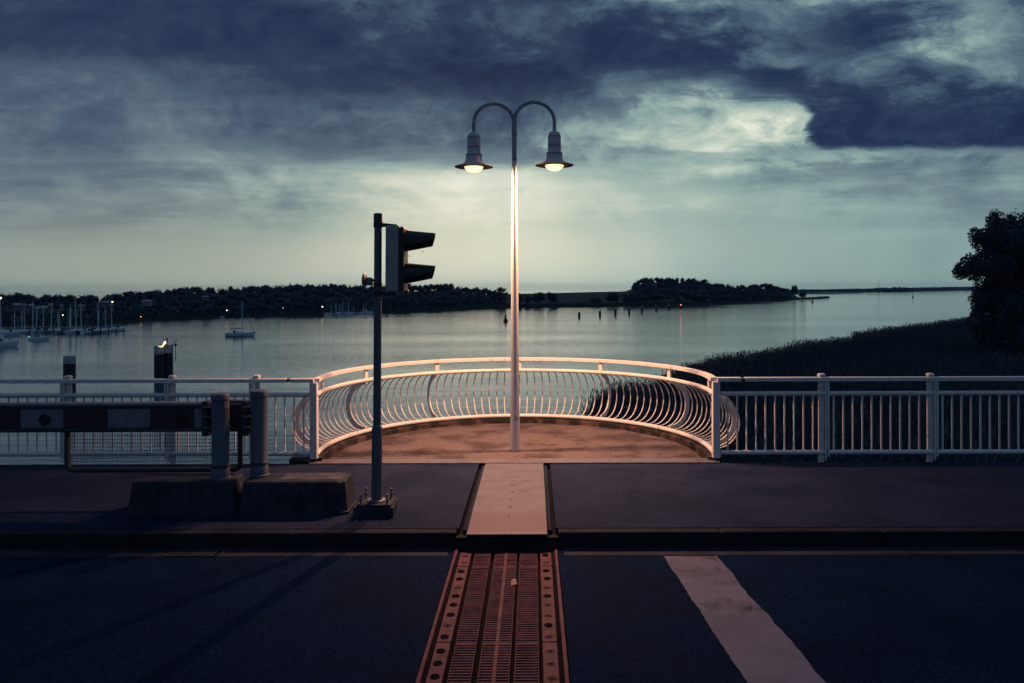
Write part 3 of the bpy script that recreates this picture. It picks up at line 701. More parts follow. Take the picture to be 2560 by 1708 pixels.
for u in (519, 618):
    cl = MB().box(XB(u) - .035, XB(u) + .03, -.075, .06, zb0 - .04, zt1 + .01, .006).ob('clamp', DKST, bt)
    for z in (.83, .94, 1.04): MB().box(XB(u) - .02, XB(u) + .06, -.09, -.076, z - .008, z + .008).ob('clamp_bolt', GALV, cl)
zs = .375; sx0, sx1 = XB(167), XB(600)
sk = MB().tube([(sx0, 0, zb0 + .01), (sx0, 0, zs + .06), (sx0 + .018, 0, zs + .018), (sx0 + .06, 0, zs), (sx1 - .06, 0, zs), (sx1 - .018, 0, zs + .018), (sx1, 0, zs + .06), (sx1, 0, zb0 + .01)], .026, 12).ob('skirt_frame', DKST, bt, True)
mb = MB()
for j in range(10): z = zs + .05 + j * .0385; mb.box(sx0, sx1, -.003, .001, z - .0022, z + .0022)
x = sx0 + .03
while x < sx1: mb.box(x - .0012, x + .0012, .002, .0045, zs, zb0 + .02); x += .026
mb.ob('wire_mesh', DKST, sk, kind='stuff')

# ------------------------------------------------------------------ reed bank
edge_px = [(1440, 1120), (1462, 1060), (1475, 1020), (1490, 993), (1518, 977), (1556, 967), (1594, 965), (1622, 960), (1642, 951), (1681, 929), (1725, 911), (1786, 898), (1850, 888), (1950, 869), (2050, 852), (2134, 842), (2141, 832), (2257, 816), (2315, 809), (2417, 795), (2500, 785), (2640, 770)]
RT = WZ + 2.4
edge = [P(u, v, RT) for u, v in edge_px]
edge = [Vector((4.6, 0, RT)), Vector((4.2, 22, RT))] + edge
far = edge[-1]
outline = [(p.x, p.y) for p in edge] + [(far.x + 160, far.y), (far.x + 160, 0)]
top = WZ + .35
MB().add([(x, y, top) for x, y in outline] + [(x, y, WZ - .5) for x, y in outline], [tuple(range(len(outline)))] + [(i, (i + 1) % len(outline), len(outline) + (i + 1) % len(outline), len(outline) + i) for i in range(len(outline))]).ob('marsh_ground', SOIL, kind='structure')
E2 = np.array([(p.x, p.y) for p in edge])
def inside(pt):
    px, py = pt[:, 0], pt[:, 1]; ins = np.zeros(len(pt), bool); o = np.array(outline); j = len(o) - 1
    for i in range(len(o)):
        c = ((o[i, 1] > py) != (o[j, 1] > py)) & (px < (o[j, 0] - o[i, 0]) * (py - o[i, 1]) / (o[j, 1] - o[i, 1] + 1e-12) + o[i, 0]); ins ^= c; j = i
    return ins
def reeds(pts, hmul=1.0, wid=.035, plume=.55):
    n = len(pts); h = rng.uniform(1.9, 2.75, n) * hmul * (.92 + .13 * np.sin(pts[:, 0] * .55 + 1.7 * np.sin(pts[:, 1] * .31)) * np.sin(pts[:, 1] * .43 + 2)); a = rng.uniform(0, 2 * np.pi, n); ln = rng.uniform(.05, .45, n) * h
    wx, wy = np.cos(a) * wid, np.sin(a) * wid; la = rng.normal(.4, .9, n); lx_, ly_ = np.cos(la) * ln, np.sin(la) * ln
    z0 = np.full(n, top); b = pts
    A = np.stack([b[:, 0] - wx, b[:, 1] - wy, z0], 1); B = np.stack([b[:, 0] + wx, b[:, 1] + wy, z0], 1)
    Mx, My, Mz = b[:, 0] + lx_ * .4, b[:, 1] + ly_ * .4, z0 + h * .62
    Cc = np.stack([Mx + wx * .8, My + wy * .8, Mz], 1); D_ = np.stack([Mx - wx * .8, My - wy * .8, Mz], 1)
    T = np.stack([b[:, 0] + lx_, b[:, 1] + ly_, z0 + h * .98], 1)
    v = np.concatenate([A, B, Cc, D_, T]); I = np.arange(n)
    f = np.concatenate([np.stack([I, I + n, I + 2 * n], 1), np.stack([I, I + 2 * n, I + 3 * n], 1), np.stack([I + 3 * n, I + 2 * n, I + 4 * n], 1)])
    mi = np.zeros(len(f), int)
    k = rng.random(n) < plume; tp = T[k]; m = len(tp); s = rng.uniform(.10, .22, m); pa = rng.uniform(0, 6.28, m)
    d = np.stack([np.cos(la[k]) * .10, np.sin(la[k]) * .10, rng.uniform(.16, .34, m)], 1); ww = np.stack([np.cos(pa) * s * .32, np.sin(pa) * s * .32, np.zeros(m)], 1)
    pv = np.concatenate([tp - d * .6, tp + ww, tp - ww, tp + d]); J = np.arange(m) + len(v)
    f2 = np.concatenate([np.stack([J, J + m, J + 2 * m], 1), np.stack([J + m, J + 3 * m, J + 2 * m], 1)])
    return np.concatenate([v, pv]), np.concatenate([f, f2]), np.concatenate([mi, np.ones(len(f2), int)])
seg = np.linalg.norm(np.diff(E2, axis=0), axis=1); pts = []
for i in range(1, len(E2) - 1):
    D = max(12, .5 * (E2[i, 1] + E2[i + 1, 1])); dens = 150 * min(1, 75 / D)
    m = int(seg[i] * dens); t = rng.random(m)[:, None]
    p = E2[i] * (1 - t) + E2[i + 1] * t
    d = E2[i + 1] - E2[i]; nn = np.array([d[1], -d[0]]) / (np.linalg.norm(d) + 1e-9)
    off = np.abs(rng.normal(0, 2.6, m))[:, None] - rng.random(m)[:, None] ** 4 * .9
    pts.append(p + nn * off)
pts = np.concatenate(pts)
body = np.stack([rng.uniform(3, 130, 400000), rng.uniform(8, 230, 400000)], 1)
body = body[inside(body)]
dd = body[:, 1]; keep = rng.random(len(body)) < np.clip(46 / dd, .12, 1) * .55
uu = U0 + FPX * body[:, 0] / body[:, 1]; body = body[keep & (uu < 2850)]
v1, f1, m1_ = reeds(pts); v2, f2, m2_ = reeds(body, .9, .05, .3)
ro = arrays('reeds', np.concatenate([v1, v2]), np.concatenate([f1, f2 + len(v1)]), [REED, REEDP], kind='stuff', mi=np.concatenate([m1_, m2_]))
tag(ro, 'dense dark reed bed along the near bank', 'reeds')

# ------------------------------------------------------------------ foliage tools
bm = bmesh.new(); bmesh.ops.create_icosphere(bm, subdivisions=1, radius=1); ICO_V = np.array([v.co[:] for v in bm.verts]); ICO_F = np.array([[v.index for v in f.verts] for f in bm.faces]); bm.free()
bm = bmesh.new(); bmesh.ops.create_icosphere(bm, subdivisions=2, radius=1); ICO2_V = np.array([v.co[:] for v in bm.verts]); ICO2_F = np.array([[v.index for v in f.verts] for f in bm.faces]); bm.free()
def crown(lobes, nleaf, size, core=.82, droop=0.0, r=None, fine=False):
    r = r or rng; V = []; F = []; off = 0; IV, IF = (ICO2_V, ICO2_F) if fine else (ICO_V, ICO_F)
    lobes = np.asarray(lobes, float)
    if core:
        for c in lobes:
            v = IV * (1 + r.uniform(-.18, .12, (len(IV), 1))) * c[3:6] * core + c[:3]; V.append(v); F.append(IF + off); off += len(v)
    wgt = (lobes[:, 3] * lobes[:, 5]); k = r.choice(len(lobes), nleaf, p=wgt / wgt.sum())
    d = r.normal(size=(nleaf, 3)); d /= np.linalg.norm(d, axis=1)[:, None]
    rad = r.uniform(.78, 1.10, (nleaf, 1)) + np.where(r.random((nleaf, 1)) < .12, r.uniform(0, .16, (nleaf, 1)), 0)
    c = lobes[k, :3] + d * lobes[k, 3:6] * rad
    a = r.normal(size=(nleaf, 3)); a[:, 2] *= .6; a[:, 2] -= droop; a /= np.linalg.norm(a, axis=1)[:, None]
    b = np.cross(a, r.normal(size=(nleaf, 3))); b /= np.linalg.norm(b, axis=1)[:, None]
    s = size * r.uniform(.6, 1.5, (nleaf, 1))
    q = np.stack([c - a * s, c + b * s * .55, c + a * s * 1.1, c - b * s * .55], 1).reshape(-1, 3)
    I = np.arange(nleaf) * 4 + off
    F.append(np.stack([I, I + 1, I + 2], 1)); F.append(np.stack([I, I + 2, I + 3], 1)); V.append(q)
    return np.concatenate(V), np.concatenate(F)
def round_lobes(rx, h, n=6, r=None):
    r = r or rng; L = [(0, 0, h * .52, rx * .72, rx * .72, h * .42)]
    for i in range(n):
        a = 2 * math.pi * i / n + r.uniform(-.4, .4); q = r.uniform(.42, .62)
        L.append((math.cos(a) * rx * q, math.sin(a) * rx * q, h * r.uniform(.25, .82), rx * r.uniform(.38, .55), rx * r.uniform(.38, .55), h * r.uniform(.2, .30)))
    return L
PROTO = []
for i in range(7):
    PROTO.append(crown(round_lobes((4.6, 3.6, 5.6, 4.2, 3.0, 5.0, 4.4)[i], (9.6, 11.5, 9.0, 10.4, 12.0, 10.0, 8.6)[i], 5 + i % 4), 300, .40, .84))
SH_PX = [(-700, 838), (-300, 826), (0, 816), (250, 812), (350, 804), (480, 797), (560, 793), (800, 787), (900, 783), (1000, 781), (1100, 777), (1200, 772), (1290, 769), (1400, 768), (1500, 767), (1600, 765), (1750, 762), (1850, 758), (1950, 752), (2030, 747.5), (2074, 745)]
SHU = [a for a, _ in SH_PX]; SHV = [b for _, b in SH_PX]
def shore_D(u): v = float(np.interp(u, SHU, SHV)); return P(u, v, WZ).y
SKY = [(-700, 742), (-300, 740), (0, 738), (60, 736), (160, 739), (220, 741), (260, 740), (300, 737), (340, 731), (400, 727), (430, 724), (480, 721), (560, 721), (640, 718), (690, 715), (740, 713), (850, 713), (880, 717), (930, 718), (1010, 711), (1035, 718), (1055, 714), (1075, 716), (1100, 712), (1125, 714), (1150, 719), (1180, 723), (1200, 722), (1220, 727), (1268, 735)]
SKYB = [(1584, 716), (1590, 703), (1600, 700), (1615, 697), (1680, 697), (1717, 699), (1755, 702), (1781, 710), (1806, 711), (1822, 717), (1840, 718), (1870, 716), (1908, 713), (1934, 713), (1944, 721), (1960, 724), (1975, 726)]
def place(V, F, p, s, a):
    c, d = math.cos(a), math.sin(a); v = V * s; return np.stack([v[:, 0] * c - v[:, 1] * d + p[0], v[:, 0] * d + v[:, 1] * c + p[1], v[:, 2] + p[2]], 1), F
ROWS = [(20, .46), (48, .66), (85, .84), (130, 1.0)]
def row_ground(u, k, sky):
    us = [a for a, _ in sky]; vs_ = [b for _, b in sky]; vs = float(np.interp(u, us, vs_)); sv = float(np.interp(u, SHU, SHV)); D = shore_D(u) + ROWS[k][0]
    v = sv + (vs - sv) * ROWS[k][1]; return D, v
def forest(name, label, u0, u1, sky, clear=lambda u, k: False, rows=4):
    V = []; F = []; off = 0
    for k in range(rows):
        u = u0
        while u < u1:
            D, v = row_ground(u, k, sky); s = random.uniform(.5, 1.12) * (.8 if k == 0 else 1)
            if not clear(u, k):
                pr = PROTO[random.randrange(7)]; hgt = pr[0][:, 2].max() * s
                tp = Q(u, v - (5.5 if k == rows - 1 else 3.5) + random.uniform(-1, 2.2) * (1 if k == rows - 1 else 2.2), D + random.uniform(-8, 8)); base = max(tp.z - hgt, WZ + .2)
                s2 = s if tp.z - hgt >= WZ + .2 else max(.3, (tp.z - base) / pr[0][:, 2].max())
                vv, ff = place(pr[0] * np.array([1.1, 1.1, 1]), pr[1], (tp.x, tp.y, tp.z - pr[0][:, 2].max() * s2), s2, random.uniform(0, 6.28))
                V.append(vv); F.append(ff + off); off += len(vv)
            u += random.uniform(3.6, 6.4) * s * FPX / D
    o = arrays(name, np.concatenate(V), np.concatenate(F), LEAF, kind='stuff'); tag(o, label, 'forest'); return o
def house_clear(u, k): return (k == 0 and (25 < u < 290) and random.random() < .35) or (k == 1 and 25 < u < 140 and random.random() < .5) or (352 < u < 378 and k < 2)
forest('hillside_forest', 'dark wooded hillside behind the marinas across the water', -640, 1262, SKY, house_clear)
forest('headland_forest', 'dense dark wood on the headland behind the row of piles', 1590, 1972, SKYB)
# far shore ground: reed belt, then rising hill
us = [-700, -500] + list(range(-300, 2080, 20)) + [2074]; rowsv = []
ridge = [(1268, 735), (1390, 733), (1480, 731), (1576, 729)]
allsky = SKY + ridge[1:] + SKYB + [(2000, 737), (2040, 741), (2074, 743)]
for u in sorted(set(us)):
    D0 = shore_D(u); p0 = P(u, float(np.interp(u, SHU, SHV)), WZ); col = [(p0.x, p0.y, WZ - .3), (p0.x, p0.y, WZ + .8 + random.uniform(-.3, .5)), (p0.x * (1 + 9 / D0), p0.y + 9, WZ + 1.0 + random.uniform(-.2, .5))]
    vsky = float(np.interp(u, [a for a, _ in allsky], [b for _, b in allsky]))
    sv = float(np.interp(u, SHU, SHV)); mead = 1268 < u < 1590
    for dD, fr_ in ((20, .46), (48, .66), (85, .84), (130, 1.0), (200, 1.0)):
        if u > 1990: dD *= .3
        q = Q(u, sv + (vsky - sv) * fr_, D0 + dD); z = q.z if mead else max(WZ + 1.0, q.z - (3.6 if dD > 60 else 4.5))
        if mead and dD <= 48: z = max(WZ + 1.0, WZ + 1.0 + (dD - 20) * .02)
        if mead and dD == 200: z = Q(u, vsky + .5, D0 + 200).z
        col.append((q.x, q.y, z))
    rowsv.append(col)
nc = len(rowsv[0]); mb = MB(); mb.add([p for c in rowsv for p in c], [(i * nc + j, (i + 1) * nc + j, (i + 1) * nc + j + 1, i * nc + j + 1) for i in range(len(rowsv) - 1) for j in range(nc - 1)])
mb.ob('shore_land', LAND, kind='structure', smooth=True, angle=80)
# reed belt along the far water's edge
bp2 = []
for u in np.arange(-100, 2072, .55):
    D0 = shore_D(u); m = 2
    for _ in range(m):
        uu_ = u + random.uniform(-.4, .4); q = P(uu_, float(np.interp(uu_, SHU, SHV)), WZ); t = random.uniform(-.5, 11) ; bp2.append((q.x * (1 + t / D0), q.y + t))
bp2 = np.array(bp2); o_top = top; top = WZ + .6
vb, fb, mbm = reeds(bp2, .85, .16, .25); top = o_top
rb = arrays('reed_belt', vb, fb, [REED, REEDP], kind='stuff', mi=mbm); tag(rb, 'low belt of reeds along the far shoreline', 'reeds')

# individual trees of the far shore
def tree(label, u, v_top, D, width, zbase=None, lobes=None, nleaf=900, size=.34, group=None, name='tree'):
    tp = Q(u, v_top, D); base = tp.z - 11 if zbase is None else zbase; h = tp.z - base; rx = width * D / FPX / 2
    t = thing(name, label, 'tree', (tp.x, tp.y, base), 0, group)
    L = lobes(rx, h) if lobes else [(a, b, h * .16 + c * .84, d, e, f * .84) for a, b, c, d, e, f in round_lobes(rx * .95, h, 7)]
    v, f = crown(L, nleaf, size, .80); arrays('crown', v, f, LEAF, t)
    MB().tube([(0, 0, -.6), (.1, 0, h * .3), (0, .1, h * .65)], [rx * .09 + .1, rx * .07 + .08, .05], 8).tube([(.05, 0, h * .28), (rx * .4, .2, h * .55)], [.12, .05], 6).tube([(.05, 0, h * .3), (-rx * .4, -.2, h * .58)], [.12, .05], 6).ob('trunk', BARK, t, True)
    return t
zg = WZ + 1.0
tree('tall ragged tree ending the hillside wood beside the lamp post', 1252, 717, 486, 34, zg, lobes=lambda rx, h: [(0, 0, h * .45, rx * .8, rx * .8, h * .35), (-rx * .2, 0, h * .82, rx * .5, rx * .5, h * .14), (rx * .45, 0, h * .80, rx * .42, rx * .42, h * .12), (rx * .75, 0, h * .62, rx * .35, rx * .35, h * .1), (-rx * .7, 0, h * .55, rx * .4, rx * .4, h * .13), (0, 0, h * .9, rx * .3, rx * .3, h * .09)])
tree('slim dark tree just past the lamp post across the water', 1297, 734, 478, 22, zg)
tree('low bush between the slim tree and the broad bush', 1319, 742, 476, 18, zg)
tree('broad round bush with two humps on the far meadow edge', 1345, 729, 480, 40, zg)
tree('round bush ending the row at the open meadow', 1380, 730, 480, 32, zg)
tree('low wide shrub on the open far meadow', 1490, 745, 490, 36, zg)
tree('lone round tree on the meadow left of the headland wood', 1531, 725.5, 490, 36, zg)
tree('shrubs joining the lone tree to the headland wood', 1572, 736, 492, 34, zg)
tree('small rounded tree alone on the tip of the headland', 1986, 714, 690, 24, zg)
tree('low bush beside the tree on the headland tip', 2006, 733, 720, 22, zg)
# meadow slope on the skyline
MB().add([tuple(Q(u, v, 700)) for u, v in ((1180, 737), (1280, 735), (1390, 732.5), (1490, 730), (1600, 728.5), (1700, 727))] + [tuple(Q(u, 760, 600)) for u in (1180, 1280, 1390, 1490, 1600, 1700)], [(i, i + 1, 7 + i, 6 + i) for i in range(5)]).ob('meadow_hill', MEAD, kind='structure', smooth=True)

# distant shores
def strip(name, pxs, D, zb=WZ, mat=LAND, depth=150, kind='structure'):
    mb = MB(); n = len(pxs); vs = []
    for (u, vt) in pxs: q = Q(u, vt, D(u)); vs += [(q.x, q.y, WZ - .3), (q.x * (1 + 5 / q.y), q.y + 5, max(q.z * .5 + WZ * .5, WZ + .5)), (q.x * (1 + depth / q.y), q.y + depth, max(q.z, WZ + .8))]
    fs = []
    for i in range(n - 1):
        for j in range(2): fs.append((i * 3 + j, i * 3 + 3 + j, i * 3 + 4 + j, i * 3 + 1 + j))
    return mb.add(vs, fs).ob(name, mat, kind=kind, smooth=True)
strip('spit', [(1950, 738), (2020, 735), (2080, 734), (2130, 735), (2160, 737.5)], lambda u: 1450 + max(0, u - 2080) * 2)
fpx = [(1940, 727), (2000, 724), (2060, 724), (2160, 722), (2260, 720), (2360, 718), (2460, 717), (2600, 716), (2900, 716), (3300, 716)]
DSH = lambda u: 1950 + max(0, u - 1940) * 1.1 + max(0, min(u, 2500) - 2250) * 6
strip('distant_shore', fpx, DSH, depth=300)
V = []; F = []; off = 0
for i in range(520):
    u = random.uniform(1945, 2700); D = DSH(u) + random.uniform(10, 250); vt = float(np.interp(u, [a for a, _ in fpx], [b for _, b in fpx])) + random.uniform(-1.8, 1.6)
    if 2190 < u < 2215 or 2235 < u < 2260: vt -= 2.4
    pr = PROTO[i % 7]; tp = Q(u, vt, D); s = (tp.z - WZ + 3) / pr[0][:, 2].max()
    vv, ff = place(pr[0] * np.array([1.3, 1.3, 1]), pr[1], (tp.x, tp.y, tp.z - pr[0][:, 2].max() * s), s, random.uniform(0, 6)); V.append(vv); F.append(ff + off); off += len(vv)
tag(arrays('distant_treeline', np.concatenate(V), np.concatenate(F), LEAF, kind='stuff'), 'far hazy tree line on the horizon beyond the river', 'forest')
V = []; F = []; off = 0
for i in range(70):
    u = random.uniform(1960, 2150); D = 1460 + max(0, u - 2080) * 2 + random.uniform(0, 60); pr = PROTO[i % 7]; tp = Q(u, float(np.interp(u, [1960, 2080, 2150], [731, 732.5, 736])) + random.uniform(-.8, .8), D); s = (tp.z - WZ + 2.5) / pr[0][:, 2].max()
    vv, ff = place(pr[0], pr[1], (tp.x, tp.y, WZ - 2.5), s, 1); V.append(vv); F.append(ff + off); off += len(vv)
tag(arrays('spit_shrubs', np.concatenate(V), np.concatenate(F), LEAF, kind='stuff'), 'low scrub on the narrow spit beyond the headland', 'shrubs')
rm = thing('radio_mast', 'thin radio mast standing on the far horizon', 'mast', Q(2197, 724, 2290))
MB().tube([(0, 0, -6), (0, 0, 27)], [.75, .4], 6).ob('lattice', DKST, rm); MB().tube([(0, 0, 27), (0, 0, 32)], .25, 6).ob('aerial', DKST, rm)

# ------------------------------------------------------------------ big tree at the right
TD = 110.0; tb = Vector(((2640 - U0) / FPX * TD, TD, WZ + .4)); pm_ = FPX / TD
bt_ = thing('willow_tree', 'large dark willow at the frame edge above the reeds', 'tree', tb)
L = []
for u, v, r in ((2566, 592, 52), (2640, 600, 84), (2478, 606, 38), (2520, 602, 48), (2428, 668, 30), (2405, 680, 16), (2470, 672, 44), (2540, 665, 72), (2466, 742, 30), (2452, 765, 20), (2515, 760, 66), (2480, 820, 44), (2440, 806, 20), (2550, 840, 80), (2650, 650, 120), (2650, 790, 120), (2452, 592, 18), (2500, 560, 30)):
    q = Q(u, v, TD + random.uniform(-3, 3)) - tb; rm_ = r / pm_; L.append((q.x, q.y, q.z, rm_, rm_ * 1.2, rm_ * .95))
v, f = crown(L, 62000, .17, .62, .7, fine=True); L2 = []
for c in L:
    for _ in range(5):
        d_ = Vector((random.gauss(-.5, .8), random.gauss(0, .7), random.gauss(0, .9))).normalized(); q_ = random.uniform(.75, 1.12); r_ = c[3] * random.uniform(.16, .34) + .15
        L2.append((c[0] + d_.x * c[3] * q_, c[1] + d_.y * c[4] * q_, c[2] + d_.z * c[5] * q_, r_, r_, r_ * random.uniform(.8, 1.7)))
vb_, fb_ = crown(L2, 26000, .15, 0, .9); f = np.concatenate([f, fb_ + len(v)]); v = np.concatenate([v, vb_])
arrays('crown', v, f, LEAFN, bt_)
MB().tube([(0, 0, -.8), (.1, .1, 3), (-.4, 0, 7), (-1, .2, 12), (-1.2, 0, 17)], [1.0, .75, .6, .42, .2], 12).ob('trunk', BARK, bt_, True)
for c in L[::2]:
    MB().tube([(-.4, 0, min(7, max(2.5, c[2] * .5))), (c[0] * .55, c[1] * .5, c[2] * .75), (c[0], c[1], c[2])], [.34, .2, .06], 7).ob('limb', BARK, bt_, True)

# ------------------------------------------------------------------ mooring piles
def pile(u, vw, vt, wpx, label, white=True, group=None, name='mooring_pile', extra=None):
    p = P(u, vw, WZ); r = wpx / 2 * p.y / FPX; h = Q(u, vt, p.y).z - WZ
    t = thing(name, label, 'pile', p, 0, group)
    wb_ = h * .22
    MB().lathe([(r, -1.5), (r, h - wb_)], n=22).ob('shaft', STEELP, t, True)
    MB().lathe([(r, h - wb_), (r * 1.01, h - .02), (r * .96, h), (0, h + .02)], n=22).ob('white_top' if white else 'cap', PWHITE if white else STEELP, t, True)
    return t, r, h
pile(174, 976, 890, 28, 'black pile with white top nearest the frame edge, standing alone', True)
p1, r1, h1 = pile(399, 955, 865.5, 25.5, 'twin black piles with white tops carrying a lit navigation lamp')
for nm, m_, a, b in (('shaft', STEELP, -1.5, h1 * .80), ('white_top', PWHITE, h1 * .80, h1 * 1.015)):
    MB().lathe([(r1 * .8, a), (r1 * .8, b)], n=20).ob(nm, m_, p1, True, loc=(r1 * 1.22, .75, 0))
sc_ = p1.location.y / FPX
mb = MB(); Z = h1 + .03
mb.prism([(.15, Z), (.62, Z), (.85, Z + .50), (1.0, Z + .62), (1.05, Z + .35), (.95, Z + .28), (.72, Z - .0), (.62, Z - .1), (.15, Z - .02)], -r1 - .03, -r1 + .05, 'y')
mb.ob('lit_board', LAMPY, p1)
MB().tube([(.95, 0, Z - .4), (.95, 0, Z + .75)], .05, 8).lathe([(.02, Z + .70), (.14, Z + .74), (.15, Z + .86), (.05, Z + .92)], (.88, 0, 0), 12).ob('beacon', M('beacon_red', (.22, .02, .03), .5), p1, True)
MB().tube([(1.62, .6, Z - 1.9), (1.66, .6, Z + .25), (1.74, .6, Z + .8)], .045, 6).box(1.5, 1.75, .5, .7, Z - .05, Z + .15).ob('ladder_pole', DKST, p1)
MB().tube([(.7, 1.2, Z + .12), (1.7, 1.0, Z + .12)], .03, 6).tube([(1.2, 1.2, Z), (1.2, 1.2, Z + .9)], .03, 6).ob('handrail', GALV, p1)
row = [(1448, 793, 781, 6.3, False), (1500, 790, 777.5, 6, False), (1538.5, 786.5, 770.5, 5.6, True), (1573, 784, 768, 5.6, True), (1605, 781, 765, 5.2, True), (1641, 777, 764, 5, True), (1673.5, 774, 762, 5, True)]
for i, (u, a, b, wd, wh) in enumerate(row):
    lab = f'{"black" if not wh else "white topped black"} mooring pile, {ORD[i]} from the lamp post in the far row'
    pile(u, a, b, wd, lab, wh, 'far row of mooring piles')
t, r, h = pile(1702, 772, 764.5, 4.5, 'last far pile carrying a red navigation light', False, 'far row of mooring piles')
MB().lathe([(.05, 0), (.32, .1), (.34, .5), (.1, .7)], n=12).ob('red_light', LAMPR, t, True, loc=(0, 0, h + .05))

# ------------------------------------------------------------------ buoys
def buoy(u, vw, hpx, label, mat, top=DKST):
    p = P(u, vw, WZ); k = p.y / FPX; H = hpx * k; t = thing('buoy', label, 'buoy', p)
    MB().lathe([(H * .10, -.3), (H * .22, -.05), (H * .25, H * .08), (H * .24, H * .16), (H * .11, H * .34), (H * .06, H * .36)], n=18).ob('float', mat, t, True)
    MB().lathe([(H * .11, H * .345), (H * .10, H * .60), (H * .05, H * .68), (H * .02, H * .70), (H * .02, H * .9)], n=12).ob('tower', top, t, True)
    MB().lathe([(0, H * .88), (H * .07, H * .9), (H * .07, H * 1.0), (0, H * 1.03)], n=10).ob('topmark', mat, t, True)
buoy(1264, 804, 24, 'red buoy with dark tower floating beside the lamp post', BUOYR)
buoy(2031, 756, 11, 'small red buoy off the tip of the headland', BUOYR, BUOYR)
buoy(2282, 744.5, 9, 'tiny dark buoy far out near the willow', DKST)
buoy(2415, 730.5, 5, 'tiny white buoy beside the willow branches', GEL, GEL)

# ------------------------------------------------------------------ boats
def hull(L_, B, H, mb=None, sheer=.12, n=12):
    mb = mb or MB(); rows_ = []
    for i in range(n + 1):
        t = i / n; x = -L_ / 2 + L_ * t
        w_ = B / 2 * (.70 + .30 * math.sin(math.pi * min(1, t / .55) / 2)) if t < .55 else B / 2 * max(.02, (1 - ((t - .55) / .45) ** 2.1))
        zd = H * (1 + sheer * (abs(t - .35) / .65) ** 2 * 2); rake = .12 * L_ * t ** 6
        rows_.append([(x + rake, -w_, zd), (x + rake * .5, -w_ * .93, H * .35), (x, -w_ * .55, -.25), (x, w_ * .55, -.25), (x + rake * .5, w_ * .93, H * .35), (x + rake, w_, zd)])
    vs = [p for r_ in rows_ for p in r_]; fs = []
    for i in range(n):
        for j in range(6): fs.append((i * 6 + j, (i + 1) * 6 + j, (i + 1) * 6 + (j + 1) % 6, i * 6 + (j + 1) % 6))
    return mb.add(vs, fs + [(0, 1, 2, 3, 4, 5), tuple(n * 6 + j for j in (5, 4, 3, 2, 1, 0))])
def cabin(L_, B, H, x0, x1, h): return MB().add([(x0, -B * .3, H), (x1, -B * .2, H * 1.05), (x1, B * .2, H * 1.05), (x0, B * .3, H), (x0, -B * .26, H + h), (x1 - h * 1.2, -B * .16, H + h * .8), (x1 - h * 1.2, B * .16, H + h * .8), (x0, B * .26, H + h)],
    [(0, 1, 5, 4), (1, 2, 6, 5), (2, 3, 7, 6), (3, 0, 4, 7), (4, 5, 6, 7)])
def sail_mesh(L_, B, H, mast, sp=True):
    d = {}
    d['hull'] = (hull(L_, B, H).mesh('hull', GEL, True, 50), None)
    d['stripe'] = (MB().add([(-L_ * .46, -B * .37, H * .08), (L_ * .3, -B * .47, H * .08), (L_ * .3, -B * .475, H * .2), (-L_ * .46, -B * .375, H * .2)], [(0, 1, 2, 3)]).mesh('stripe', NAVY), None)
    d['cabin'] = (cabin(L_, B, H, -L_ * .12, L_ * .24, .38).mesh('cabin', GEL), None)
    d['sprayhood'] = (MB().add([(-L_ * .22, -B * .27, H), (-L_ * .1, -B * .27, H), (-L_ * .1, B * .27, H), (-L_ * .22, B * .27, H), (-L_ * .2, -B * .22, H + .62), (-L_ * .13, -B * .22, H + .55), (-L_ * .13, B * .22, H + .55), (-L_ * .2, B * .22, H + .62)], [(0, 1, 5, 4), (1, 2, 6, 5), (2, 3, 7, 6), (3, 0, 4, 7), (4, 5, 6, 7)]).mesh('sprayhood', NAVY), None)
    xm = L_ * .12
    d['mast'] = (MB().tube([(xm, 0, H), (xm - .05, 0, mast)], [.12, .085], 8).mesh('mast', ALU, True), None)
    d['boom'] = (MB().tube([(xm - .1, 0, H + 1.05), (-L_ * .3, 0, H + .95)], [.13, .10], 8).mesh('boom', SAILC, True), None)
    d['forestay'] = (MB().tube([(xm, 0, mast * .96), (L_ * .56, 0, H * 1.2)], [.045, .065], 6).mesh('forestay', FURL, True), None)
    d['backstay'] = (MB().tube([(xm, 0, mast), (-L_ * .48, 0, H)], .012, 4).mesh('backstay', ALU), None)
    d['spreader'] = (MB().box(xm - .03, xm + .03, -B * .3, B * .3, mast * .56, mast * .56 + .04).mesh('spreader', ALU), None)
    return d
def build(root, d):
    for nm, (me, _) in d.items(): link(nm, me, root)
p = P(598, 841, WZ); b = thing('sailboat', 'lone white sailboat anchored in open water with bare mast', 'sailboat', p, R(14))
build(b, sail_mesh(6.1, 2.1, .85, 8.2))
SB = {k: sail_mesh(*a) for k, a in {'a': (6.6, 2.3, .8, 8.0), 'b': (7.4, 2.5, .9, 9.4), 'c': (5.8, 2.1, .75, 6.6)}.items()}
masts = [(12, 740, 840), (39.5, 777, 834), (59.5, 776, 833), (69, 771, 833), (74, 754, 832), (95, 773, 832), (103, 763.6, 832), (122, 762, 832), (148, 780, 831), (155, 787, 832), (169, 769, 833), (172, 771, 831), (178, 761, 834), (198, 748, 834), (209, 756, 832), (237.5, 757, 834), (241, 776, 831), (268, 768, 829), (285, 770, 828)]
for i, (u, vt, vw) in enumerate(masts):
    p = P(u, vw, WZ); H = Q(u, vt, p.y).z - WZ; k = 'c' if H < 6.3 else ('a' if H < 7.6 else 'b'); nom = {'a': 8.0, 'b': 9.4, 'c': 6.6}[k]
    t = thing('sailboat', f'white sailboat with bare mast in the near marina, {ORD[i]} mast from the frame edge', 'sailboat', p, R(random.choice((70, 80, 100, 250, 265, 285)) + random.uniform(-9, 9)), 'sailboats in the near marina')
    build(t, SB[k]); t.scale = (.92, .92, H / nom); t.rotation_euler[1] = R(random.uniform(-1.5, 2.5))
